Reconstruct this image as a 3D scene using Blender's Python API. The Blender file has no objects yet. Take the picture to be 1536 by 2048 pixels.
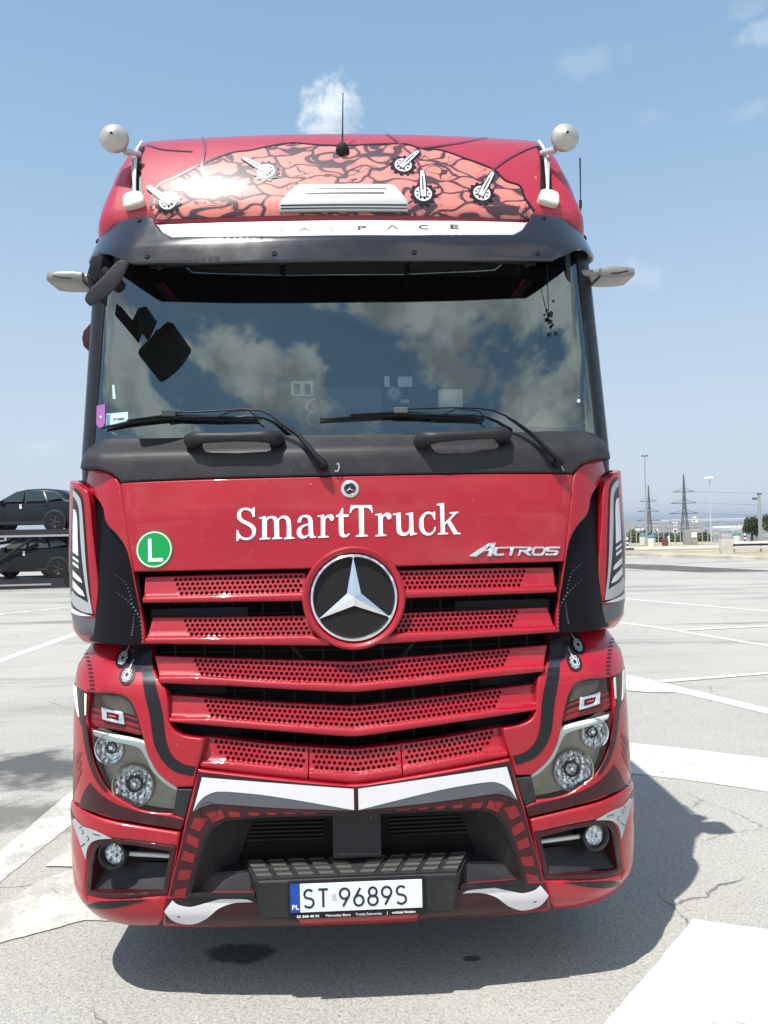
import bpy, bmesh, math, random
import numpy as np
from mathutils import Vector, Matrix, geometry
random.seed(7)
R_ = math.radians
scene = bpy.context.scene
COL = scene.collection
# ------------------------------------------------------------------ camera
F_PX, ROLL, PITCH = 1600.0, 0.02195, 0.01607
CAMP = np.array([0.0, 0.0, 1.95])
_f = np.array([0, math.cos(PITCH), math.sin(PITCH)]); _u = np.array([0, -math.sin(PITCH), math.cos(PITCH)]); _r = np.array([1.0, 0, 0])
CR = _r*math.cos(ROLL) - _u*math.sin(ROLL)
CU = _r*math.sin(ROLL) + _u*math.cos(ROLL)
CF = _f
cam_d = bpy.data.cameras.new('camera'); cam = bpy.data.objects.new('camera', cam_d); COL.objects.link(cam)
cam_d.sensor_fit = 'VERTICAL'; cam_d.sensor_height = 24.0; cam_d.lens = 24.0*F_PX/2048.0
cam_d.clip_start = 0.05; cam_d.clip_end = 40000
cam.matrix_world = Matrix(((CR[0], CU[0], -CF[0], CAMP[0]), (CR[1], CU[1], -CF[1], CAMP[1]), (CR[2], CU[2], -CF[2], CAMP[2]), (0, 0, 0, 1)))
scene.camera = cam
# ------------------------------------------------------------------ light
SUNV = Vector((-0.275, -0.34, 1.0)).normalized()
sun_d = bpy.data.lights.new('sun', 'SUN'); sun_d.energy = 4.4; sun_d.angle = R_(0.53); sun_d.color = (1.0, 0.965, 0.91)
sun = bpy.data.objects.new('sun', sun_d); COL.objects.link(sun); sun.rotation_euler = SUNV.to_track_quat('Z', 'Y').to_euler(); sun.location = (0, 0, 20)
sun['kind'] = 'structure'
scene.view_settings.view_transform = 'Standard'; scene.view_settings.look = 'None'
scene.view_settings.exposure = 0.50; scene.view_settings.gamma = 1.0
world = bpy.data.worlds.new('World'); scene.world = world; world.use_nodes = True

def px_dir(px, py):
    a = (px-768.0)/F_PX; b = (1024.0-py)/F_PX
    return CF + CR*a + CU*b

class NT:
    def __init__(self, nt): self.nt = nt; nt.nodes.clear()
    def n(self, typ, inp=None, **kw):
        nd = self.nt.nodes.new(typ)
        for k, v in kw.items(): setattr(nd, k, v)
        if inp:
            for k, v in inp.items(): self.set(nd, k, v)
        return nd
    def set(self, nd, k, v):
        s = nd.inputs[k]
        if isinstance(v, bpy.types.NodeSocket): self.nt.links.new(v, s)
        elif isinstance(v, bpy.types.Node): self.nt.links.new(v.outputs[0], s)
        else: s.default_value = v
    def m(self, op, a, b=0.0, c=None, clamp=False):
        nd = self.n('ShaderNodeMath', {0: a, 1: b}, operation=op, use_clamp=clamp)
        if c is not None: self.set(nd, 2, c)
        return nd.outputs[0]
    def vm(self, op, a, b=None):
        nd = self.n('ShaderNodeVectorMath', operation=op); self.set(nd, 0, a)
        if b is not None: self.set(nd, 1, b)
        return nd
    def ramp(self, f, lo, hi):
        return self.n('ShaderNodeMapRange', {'Value': f, 'From Min': lo, 'From Max': hi}, clamp=True, interpolation_type='SMOOTHSTEP').outputs[0]
    def mix(self, f, a, b):
        nd = self.n('ShaderNodeMix', data_type='RGBA')
        self.set(nd, 0, f); self.set(nd, 6, a); self.set(nd, 7, b)
        return nd.outputs[2]
    def noise(self, vec, scale, detail=4, rough=0.5, dist=0.0, dim='3D'):
        nd = self.n('ShaderNodeTexNoise', {'Scale': scale, 'Detail': detail, 'Roughness': rough, 'Distortion': dist}, noise_dimensions=dim)
        if vec is not None: self.set(nd, 'Vector', vec)
        return nd.outputs[0]

def C4(c): return (c[0], c[1], c[2], 1.0)

w = NT(world.node_tree)
el = math.asin(SUNV.z); az = math.atan2(SUNV.x, SUNV.y)
sky = w.n('ShaderNodeTexSky', sky_type='NISHITA', sun_disc=False, sun_elevation=el, sun_rotation=az, air_density=1.0, dust_density=.5, ozone_density=1.0)
tc = w.n('ShaderNodeTexCoord').outputs['Generated']
dirn = w.vm('NORMALIZE', tc).outputs[0]
sep = w.n('ShaderNodeSeparateXYZ', {0: dirn})
dx, dy, dz = sep.outputs
zz = w.m('ADD', w.m('MAXIMUM', dz, 0.0), 0.16)
pl = w.n('ShaderNodeCombineXYZ', {0: w.m('DIVIDE', dx, zz), 1: w.m('DIVIDE', dy, zz), 2: 0.0}).outputs[0]
nb = w.noise(w.vm('MULTIPLY', dirn, (.62, .62, 2.1)).outputs[0], 4.6, 9, 0.57, 0.15)
behind = w.ramp(w.m('MULTIPLY', dy, -1.0), 0.10, 0.45)
cov = w.m('MULTIPLY', w.ramp(nb, 0.475, 0.555), behind)
cov = w.m('MULTIPLY', cov, w.ramp(dz, 0.05, 0.2))
shade = w.ramp(w.noise(w.vm('MULTIPLY', w.vm('ADD', dirn, (0.0, 0.02, -0.05)).outputs[0], (.7, .7, 1.9)).outputs[0], 7.5, 7, 0.6), 0.36, 0.62)
total = cov
fine = w.noise(dirn, 34.0, 6, 0.62)
for (cx, cy, rad, amt) in ((664, 228, 0.034, 0.5), (1180, 116, 0.022, 0.07), (1300, 236, 0.013, 0.10), (1512, 222, 0.015, 0.08), (1497, 16, 0.012, .14), (1540, 62, 0.016, 0.18), (1268, 550, .024, .10), (75, 900, .02, .05)):
    d = px_dir(cx, cy); d = d/np.linalg.norm(d)
    off = w.vm('SUBTRACT', dirn, tuple(d)).outputs[0]
    if cx == 664: off = w.vm('MULTIPLY', off, (1.0, 1, 0.85)).outputs[0]
    else: off = w.vm('MULTIPLY', off, (0.6, .6, 1.35)).outputs[0]
    ln = w.vm('LENGTH', off).outputs[1]
    q = w.m('ADD', w.m('DIVIDE', ln, rad), w.m('MULTIPLY', w.m('SUBTRACT', fine, 0.5), 2.6))
    mk = w.m('MULTIPLY', w.m('SUBTRACT', 1.0, w.ramp(q, 0.3, 1.15)), amt)
    total = w.m('MAXIMUM', total, mk)
ccol = w.mix(shade, (3.9, 4.1, 4.3, 1), (8.6, 8.6, 8.2, 1))
hzc = w.mix(w.ramp(dz, 0.0, .62), (3.45, 3.95, 4.65, 1), (1.88, 3.25, 4.55, 1))
skyt = w.mix(w.m('SUBTRACT', .92, w.m('MULTIPLY', w.ramp(dz, 0.0, .6), .40)), sky, hzc)
skyc = w.mix(total, skyt, ccol)
bg = w.n('ShaderNodeBackground', {'Color': skyc, 'Strength': 0.125})
w.n('ShaderNodeOutputWorld', {0: bg})

# ------------------------------------------------------------------ materials
MATS = {}
def mat(name, base=(.5, .5, .5), rough=.5, metal=0., coat=0., spec=.5, bump=None, var=None, trans=0., emis=None, alpha=1.0, ior=1.45, coat_r=.04, dirt=None, tint=None):
    if name in MATS: return MATS[name]
    m = bpy.data.materials.new(name); m.use_nodes = True; t = NT(m.node_tree)
    col = C4(base)
    tco = t.n('ShaderNodeTexCoord').outputs['Object']
    if var:   # (scale, amount)
        nz = t.noise(tco, var[0], 5, .6)
        a = var[1]
        col = t.mix(t.ramp(nz, .3, .7), C4([c*(1-a) for c in base]), C4([min(1, c*(1+a)) for c in base]))
    if dirt:  # (colour, scale, lo, hi, amount)
        nz = t.noise(tco, dirt[1], 8, .68)
        col = t.mix(t.m('MULTIPLY', t.ramp(nz, dirt[2], dirt[3]), dirt[4]), col, C4(dirt[0]))
    if name in ('red_paint', 'red_roof_paint', 'black_plastic', 'brushed_silver'):   # fly specks and stone chips
        sp_ = t.ramp(t.noise(tco, 95, 2, .5), .755, .775); col = t.mix(t.m('MULTIPLY', sp_, .55), col, (.55, .45, .42, 1))
    b = t.n('ShaderNodeBsdfPrincipled', {'Base Color': col, 'Roughness': rough, 'Metallic': metal, 'Coat Weight': coat, 'Coat Roughness': coat_r, 'IOR': ior, 'Specular IOR Level': spec, 'Transmission Weight': trans, 'Alpha': alpha})
    if emis: t.set(b, 'Emission Color', C4(emis)); t.set(b, 'Emission Strength', 1.0)
    if bump:
        bn = t.n('ShaderNodeBump', {'Strength': bump[1], 'Distance': bump[2], 'Height': t.noise(tco, bump[0], 5, .6)})
        t.set(b, 'Normal', bn)
    t.n('ShaderNodeOutputMaterial', {0: b})
    MATS[name] = m; return m

DUST = (.38, .33, .29)
RED = mat('red_paint', (.335, .0025, .014), .42, .0, .8, .3, var=(2.0, .06), dirt=(DUST, 9, .52, .9, .10), bump=(2.2, .12, .004))
RED_ROOF = mat('red_roof_paint', (.36, .012, .035), .5, 0, .9, .3, dirt=((.75, .6, .6), 70, .66, .78, .45), coat_r=.08)
MAROON = mat('maroon_decal', (.036, .006, .009), .4, 0, .25, .3, dirt=(DUST, 12, .5, .9, .07))
DKRED = mat('dark_red_decal', (.20, .012, .016), .4, 0, .3, .3, dirt=(DUST, 12, .5, .9, .08))
BLACKP = mat('black_gloss', (.008, .007, .010), .3, 0, .3, .3, dirt=(DUST, 14, .5, .9, .05))
PLAST = mat('black_plastic', (.020, .020, .023), .5, spec=.35, bump=(380, .25, .001), dirt=(DUST, 6, .45, .85, .08))
PLAST2 = mat('smooth_black_plastic', (.011, .011, .013), .38, spec=.3, dirt=(DUST, 12, .5, .9, .06))
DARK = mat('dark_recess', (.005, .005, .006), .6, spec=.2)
WHITE = mat('white_decal', (.66, .65, .67), .4, 0, .3, dirt=((.45, .42, .38), 16, .5, .85, .18))
LETTER = mat('white_lettering', (.82, .80, .79), .4)
GREY = mat('grey_decal', (.085, .09, .105), .4, 0, .3, dirt=(DUST, 16, .5, .9, .12))
LGREY = mat('light_grey_decal', (.36, .38, .40), .35, 0, .4, dirt=(DUST, 16, .5, .9, .15))
CHROME = mat('chrome', (.82, .83, .85), .09, 1.0)
SILVER = mat('brushed_silver', (.56, .56, .55), .42, .55, dirt=((.25, .22, .19), 20, .5, .85, .3))
ALU = mat('aluminium_band', (.62, .63, .64), .5, .2, dirt=((.5, .48, .46), 25, .5, .9, .15))
RUBBER = mat('rubber', (.013, .012, .013), .7, spec=.3, bump=(120, .3, .002))
GREEN = mat('green_sign', (.0, .27, .065), .4, 0, .2, .3)
BLUE = mat('plate_blue', (.005, .06, .34), .35)
PWHITE = mat('plate_white', (.72, .78, .78), .3, 0, .5)
INK = mat('plate_black', (.01, .01, .015), .4)
CREAM = mat('cream_plastic', (.78, .76, .66), .35, 0, .5, dirt=((.4, .35, .28), 30, .5, .8, .25))

def smoked_mat():
    m = bpy.data.materials.new('smoked_acrylic'); m.use_nodes = True; t = NT(m.node_tree)
    tco = t.n('ShaderNodeTexCoord').outputs['Object']
    mp = t.n('ShaderNodeMapping', {0: tco, 'Scale': (1, 1, .35), 'Rotation': (0, .2, 0)})
    sc = t.ramp(t.noise(mp, 60, 6, .7), .62, .78)
    c = t.mix(t.m('MULTIPLY', sc, .12), (.010, .009, .013, 1), (.3, .29, .3, 1))
    b = t.n('ShaderNodeBsdfPrincipled', {'Base Color': c, 'Roughness': t.m('ADD', .1, t.m('MULTIPLY', t.noise(tco, 9, 5), .16)), 'Coat Weight': .5, 'Coat Roughness': .06, 'IOR': 1.5})
    t.n('ShaderNodeOutputMaterial', {0: b}); return m
SMOKED = smoked_mat()

def glass_mat(name, tint, boost=1.55, rough=0.0, dust=0.0):
    m = bpy.data.materials.new(name); m.use_nodes = True; t = NT(m.node_tree)
    fr = t.n('ShaderNodeFresnel', {'IOR': boost})
    tr = t.n('ShaderNodeBsdfTransparent', {'Color': C4(tint)})
    gl = t.n('ShaderNodeBsdfGlossy', {'Color': (.80, .97, 1, 1) if boost > 1.7 else (1, 1, 1, 1), 'Roughness': rough})
    mx = t.n('ShaderNodeMixShader', {0: fr, 1: tr, 2: gl})
    if dust > 0:
        tco = t.n('ShaderNodeTexCoord').outputs['Object']
        d = t.n('ShaderNodeBsdfDiffuse', {'Color': (.6, .58, .52, 1)})
        f = t.m('MULTIPLY', t.m('ADD', t.ramp(t.noise(tco, 3.0, 6, .7), .4, .8), .35), dust)
        sp = t.ramp(t.noise(tco, 160, 2, .5), .80, .86)
        f = t.m('ADD', f, t.m('MULTIPLY', sp, .25), clamp=True)
        mx = t.n('ShaderNodeMixShader', {0: f, 1: mx, 2: d})
    t.n('ShaderNodeOutputMaterial', {0: mx}); return m
WGLASS = glass_mat('windscreen_glass', (.93, .99, .98), 2.35, 0.0, .006)
LENS = glass_mat('lamp_lens', (.96, .98, .98), 1.42, .01, .004)
CARGLASS = mat('car_glass', (.02, .03, .03), .05, 0, 1.0)

def brain_mat():
    m = bpy.data.materials.new('brain_artwork_paint'); m.use_nodes = True; t = NT(m.node_tree)
    tco = t.n('ShaderNodeTexCoord').outputs['Object']
    mp = t.n('ShaderNodeMapping', {0: tco, 'Scale': (1.0, .7, 1.55)})
    wv = t.n('ShaderNodeTexNoise', {'Vector': mp, 'Scale': 9.0, 'Detail': 0.0}).outputs[1]
    off = t.vm('MULTIPLY_ADD', wv); t.set(off, 1, (.17, .17, .17)); t.set(off, 2, mp.outputs[0])
    mp2 = t.n('ShaderNodeMapping', {0: off.outputs[0], 'Scale': (.8, 1.0, 1.25), 'Rotation': (0, .35, 0)})
    line = t.n('ShaderNodeTexVoronoi', {'Vector': mp2, 'Scale': 7.2, 'Randomness': .95}, feature='DISTANCE_TO_EDGE').outputs[0]
    pink = t.ramp(line, .070, .080)
    n2 = t.noise(off.outputs[0], 11.0, 0, .4, .5)
    line2 = t.m('ABSOLUTE', t.m('SUBTRACT', n2, .56))
    inlet = t.m('MULTIPLY', t.m('SUBTRACT', 1.0, t.ramp(line2, .016, .021)), t.ramp(t.noise(off.outputs[0], 6.0, 0), .50, .52))
    pink = t.m('MULTIPLY', pink, t.m('SUBTRACT', 1.0, inlet))
    shad = t.ramp(line, .125, .132)
    pk = t.mix(shad, (.46, .13, .12, 1), (.66, .19, .15, 1))
    c = t.mix(pink, (.045, .012, .018, 1), pk)
    b = t.n('ShaderNodeBsdfPrincipled', {'Base Color': c, 'Roughness': .5, 'Specular IOR Level': .3, 'Coat Weight': 1.0, 'Coat Roughness': .085})
    t.n('ShaderNodeOutputMaterial', {0: b}); return m
BRAIN = brain_mat()

# ------------------------------------------------------------------ mesh helpers
def newobj(name, bm, m, parent=None, smooth=False, label=None):
    me = bpy.data.meshes.new(name)
    bm.to_mesh(me); bm.free()
    if m: me.materials.append(m)
    if smooth:
        me.polygons.foreach_set('use_smooth', [True]*len(me.polygons))
    o = bpy.data.objects.new(name, me); COL.objects.link(o)
    if parent: o.parent = parent
    if label: o['label'] = label
    return o
def autosmooth(o, ang=35):
    me = o.data; bm = bmesh.new(); bm.from_mesh(me)
    for f in bm.faces: f.smooth = True
    for e in bm.edges:
        if len(e.link_faces) == 2 and e.calc_face_angle(0) > R_(ang): e.smooth = False
    bm.to_mesh(me); bm.free(); return o
def tag(o, label, cat, group=None, kind=None):
    if label: o['label'] = label
    if cat: o['category'] = cat
    if group: o['group'] = group
    if kind: o['kind'] = kind
    return o
def empty(name, loc, label, cat, group=None, rz=0):
    o = bpy.data.objects.new(name, None); COL.objects.link(o); o.location = loc; o.rotation_euler = (0, 0, rz)
    o.empty_display_size = .1
    return tag(o, label, cat, group)
def bm_box(bm, c, s, bev=0.0, rot=None):
    g = bmesh.ops.create_cube(bm, size=1.0)
    vs = g['verts']
    bmesh.ops.scale(bm, vec=s, verts=vs)
    if bev > 0:
        es = list({e for v in vs for e in v.link_edges})
        r = bmesh.ops.bevel(bm, geom=es, offset=bev, segments=2, affect='EDGES', profile=.6)
        vs = list({v for f in r['faces'] for v in f.verts} | {v for v in vs if v.is_valid})
    if rot is not None: bmesh.ops.rotate(bm, verts=vs, cent=(0, 0, 0), matrix=rot)
    bmesh.ops.translate(bm, verts=vs, vec=c)
def box(name, c, s, m, parent=None, bev=0.005, rot=None, smooth=False):
    bm = bmesh.new(); bm_box(bm, c, s, bev, rot); return newobj(name, bm, m, parent, smooth)
def bm_tube(bm, pts, r, seg=10, cap=True, flat=None):
    pts = [Vector(p) for p in pts]; n = len(pts)
    rs = r if isinstance(r, (list, tuple)) else [r]*n
    rings = []; prev = None
    for i, p in enumerate(pts):
        t = (pts[min(i+1, n-1)]-pts[max(i-1, 0)]).normalized()
        if prev is None:
            a = Vector((0, 0, 1)) if abs(t.z) < .9 else Vector((1, 0, 0)); nn = (a - t*a.dot(t)).normalized()
        else: nn = (prev - t*prev.dot(t)).normalized()
        prev = nn; b = t.cross(nn)
        k = flat or 1.0
        rings.append([bm.verts.new(p + nn*math.cos(2*math.pi*j/seg)*rs[i]*k + b*math.sin(2*math.pi*j/seg)*rs[i]) for j in range(seg)])
    for a, b in zip(rings, rings[1:]):
        for j in range(seg): bm.faces.new((a[j], a[(j+1) % seg], b[(j+1) % seg], b[j]))
    if cap:
        bm.faces.new(rings[0][::-1]); bm.faces.new(rings[-1])
def tube(name, pts, r, m, parent=None, seg=10, flat=None):
    bm = bmesh.new(); bm_tube(bm, pts, r, seg, True, flat); bmesh.ops.recalc_face_normals(bm, faces=bm.faces)
    return autosmooth(newobj(name, bm, m, parent))
def frame_from(n):
    n = Vector(n).normalized(); z = Vector((0, 0, 1))
    if abs(n.z) > .95: z = Vector((0, 1, 0))
    u = z.cross(n).normalized()*-1.0
    v = n.cross(u)*-1.0
    if v.z < 0: v = -v
    return u, v, n
def lathe(name, prof, c, axis, m, parent=None, seg=32, sharp=35):
    """prof: (radius, along axis)"""
    bm = bmesh.new(); a = Vector(axis).normalized(); t = Vector((0, 0, 1)) if abs(a.z) < .9 else Vector((1, 0, 0))
    u = (t-a*t.dot(a)).normalized(); v = a.cross(u); rings = []
    for r, h in prof:
        if r < 1e-6: rings.append([bm.verts.new(Vector(c)+a*h)])
        else: rings.append([bm.verts.new(Vector(c)+a*h+(u*math.cos(2*math.pi*j/seg)+v*math.sin(2*math.pi*j/seg))*r) for j in range(seg)])
    for A, B in zip(rings, rings[1:]):
        for j in range(seg):
            k = (j+1) % seg
            if len(A) == 1 and len(B) == 1: continue
            if len(A) == 1: bm.faces.new((A[0], B[j], B[k]))
            elif len(B) == 1: bm.faces.new((A[j], A[k], B[0]))
            else: bm.faces.new((A[j], A[k], B[k], B[j]))
    bmesh.ops.recalc_face_normals(bm, faces=bm.faces)
    return autosmooth(newobj(name, bm, m, parent), sharp)
def prism(name, pts, d, m, parent=None, bev=0.0):
    """pts: 3D planar outline; d: extrusion vector"""
    bm = bmesh.new(); vs = [bm.verts.new(p) for p in pts]; f = bm.faces.new(vs)
    r = bmesh.ops.extrude_face_region(bm, geom=[f]); nv = [e for e in r['geom'] if isinstance(e, bmesh.types.BMVert)]
    bmesh.ops.translate(bm, verts=nv, vec=d)
    bmesh.ops.recalc_face_normals(bm, faces=bm.faces)
    if bev > 0: bmesh.ops.bevel(bm, geom=list(bm.edges), offset=bev, segments=2, affect='EDGES', profile=.6)
    return autosmooth(newobj(name, bm, m, parent), 40)
def catmull(pts, n=5, closed=True):
    """points (a,b) are smooth, (a,b,1) are corners"""
    P = [tuple(p) for p in pts]; N = len(P); out = []
    rng = range(N if closed else N-1)
    for i in rng:
        p1, p2 = P[i], P[(i+1) % N]
        c1, c2 = len(p1) > 2, len(p2) > 2
        p0 = P[(i-1) % N] if (closed or i > 0) else p1
        p3 = P[(i+2) % N] if (closed or i < N-2) else p2
        if c1: p0 = p1
        if c2: p3 = p2
        a0, a1, a2, a3 = [np.array(q[:2], float) for q in (p0, p1, p2, p3)]
        if c1 and c2: out.append(tuple(a1)); continue
        L = np.linalg.norm(a2-a1)
        m1 = (a2-a0)*.5; m2 = (a3-a1)*.5
        for mm in (m1, m2):
            l = np.linalg.norm(mm)
            if l > L: mm *= L/l
        if c1: m1 = (a2-a1)*.6
        if c2: m2 = (a2-a1)*.6
        for k in range(n):
            t = k/n; h = ((2*t**3-3*t**2+1), (t**3-2*t**2+t), (-2*t**3+3*t**2), (t**3-t**2))
            out.append(tuple(a1*h[0]+m1*h[1]+a2*h[2]+m2*h[3]))
    if not closed: out.append(tuple(np.array(P[-1][:2], float)))
    return out

# ------------------------------------------------------------------ truck frame & photo-traced surveying
TR = np.array([-0.138, 3.25, 0.0]); YAW = 0.04144
cy_, sy_ = math.cos(YAW), math.sin(YAW)
def w2l(v): return np.array([v[0]*cy_+v[1]*sy_, -v[0]*sy_+v[1]*cy_, v[2]])
CAML = w2l(CAMP-TR)
LR, LU, LF = w2l(CR), w2l(CU), w2l(CF)
def ray(px, py): return w2l(px_dir(px, py))
def L3(px, py, y):
    d = ray(px, py); t = (y-CAML[1])/d[1]; return CAML + d*t
def proj(P):
    q = P-CAML; fw = q@LF
    return 768+F_PX*(q@LR)/fw, 1024-F_PX*(q@LU)/fw
def ground(px, py, z=0.0):
    d = px_dir(px, py); t = (z-CAMP[2])/d[2]; p = CAMP+d*t; return (p[0], p[1])
def W3(px, py, Y):
    d = px_dir(px, py); return CAMP + d*(Y/d[1])

class Skin:
    """A body surface of the truck: side profile (v,y,z), half width and corner radius per v, plan bow."""
    def __init__(s, prof, W, R, bow=0.0):
        s.pv, s.py, s.pz = [np.array(a, float) for a in zip(*[(p[0], p[1], p[2]) if len(p) > 2 else (p[0], p[1], p[0]) for p in prof])]
        s.Wv, s.Ww = np.array([a for a, b in W], float), np.array([b for a, b in W], float); s.R = R; s.bow = bow; s.grid = None
        # smooth profile
        vv = np.linspace(s.pv[0], s.pv[-1], 200)
        k = 5
        def sm(a):
            b = np.interp(vv, s.pv, a); pad = np.concatenate([2*b[0]-b[k:0:-1], b, 2*b[-1]-b[-2:-k-2:-1]])
            return np.convolve(pad, np.ones(2*k+1)/(2*k+1), 'valid')
        s.vy, s.vz, s.vv = sm(s.py), sm(s.pz), vv
    def base(s, S, V):
        S = np.asarray(S, float); V = np.asarray(V, float)
        y = np.interp(V, s.vv, s.vy); z = np.interp(V, s.vv, s.vz); Wd = np.interp(V, s.Wv, s.Ww)
        z = z + np.where(V > s.vv[-1], V-s.vv[-1], 0) + np.where(V < s.vv[0], V-s.vv[0], 0)
        a = np.abs(S); R = s.R; xs = Wd-R; th = np.clip((a-xs)/R, 0, math.pi/2); ex = np.maximum(a-xs-R*math.pi/2, 0)
        x = np.where(a <= xs, a, xs+R*np.sin(th)); yy = R*(1-np.cos(th))*(a > xs)+ex
        return np.stack([np.sign(S)*x, y+yy+s.bow*(x/1.1)**2, z], -1)
    def normal(s, S, V):
        e = 1e-3
        a = s.base(np.asarray(S)+e, V)-s.base(np.asarray(S)-e, V); b = s.base(S, np.asarray(V)+e)-s.base(S, np.asarray(V)-e)
        n = np.cross(a, b); return n/np.maximum(np.linalg.norm(n, axis=-1, keepdims=True), 1e-9)
    def at(s, S, V, off=0.0):
        n = s.normal(S, V); return s.base(S, V) + n*np.asarray(off)[..., None]
    def uv(s, px, py):
        if s.grid is None:
            sm = float(s.Ww.max())-s.R+s.R*math.pi/2+.1
            S, V = np.meshgrid(np.linspace(-sm, sm, 321), np.linspace(s.vv[0]-.08, s.vv[-1]-.002, 90))
            P = s.base(S, V); n = s.normal(S, V); vis = ((CAML-P)*n).sum(-1) > .0
            a, b = proj(P.reshape(-1, 3)); s.grid = (S.ravel(), V.ravel(), a, b, vis.ravel())
        S, V, a, b, vis = s.grid
        e = (a-px)**2+(b-py)**2 + np.where(vis, 0, 4e4); i = int(e.argmin()); q = np.array([S[i], V[i]]); best = q.copy(); be = 1e9
        for _ in range(14):
            p0 = np.array(proj(s.base(*q))); r = np.array([px, py])-p0; er = r@r
            if er < be: be = er; best = q.copy()
            if er < 1e-4: break
            h = 1e-4; j = np.stack([(np.array(proj(s.base(q[0]+h, q[1])))-p0)/h, (np.array(proj(s.base(q[0], q[1]+h)))-p0)/h], 1)
            try: d = np.linalg.solve(j.T@j+np.eye(2)*50, j.T@r)
            except Exception: break
            q = q+np.clip(d, -.05, .05)
        return tuple(best)
    def P(s, pts):
        out = []
        for p in pts:
            if p[0] is None: o = (-s.SE, p[1])
            elif p[0] == 'R': o = (s.SE, p[1])
            elif p[0] == 'uv': out.append(p[1:]); continue
            else: o = s.uv(p[0], p[1])
            out.append(o+tuple(p[2:]))
        return out
    SE = 1.9

def inpoly(pts, poly):
    x, y = pts[:, 0], pts[:, 1]; c = np.zeros(len(pts), bool); q = np.array(poly); n = len(q); j = n-1
    for i in range(n):
        xi, yi = q[i]; xj, yj = q[j]
        m = ((yi > y) != (yj > y))
        with np.errstate(divide='ignore', invalid='ignore'):
            t = x < (xj-xi)*(y-yi)/(yj-yi+1e-15)+xi
        c ^= (m & t); j = i
    return c
def bdist(pts, poly):
    q = np.array(poly); a = q; b = np.roll(q, -1, 0); d = np.full(len(pts), 1e9)
    for i in range(len(q)):
        ab = b[i]-a[i]; L = ab@ab
        if L < 1e-14: continue
        t = np.clip(((pts-a[i])@ab)/L, 0, 1); pr = a[i]+t[:, None]*ab
        d = np.minimum(d, np.hypot(*(pts-pr).T))
    return d
def resample(poly, step):
    out = []
    n = len(poly)
    for i in range(n):
        a, b = np.array(poly[i]), np.array(poly[(i+1) % n]); L = np.linalg.norm(b-a); k = max(1, int(math.ceil(L/step)))
        for j in range(k): out.append(tuple(a+(b-a)*j/k))
    return out
def clean(poly, eps=4e-4):
    out = []
    for p in poly:
        if not out or math.hypot(p[0]-out[-1][0], p[1]-out[-1][1]) > eps: out.append(tuple(p))
    if math.hypot(out[0][0]-out[-1][0], out[0][1]-out[-1][1]) < eps: out.pop()
    return out
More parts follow.
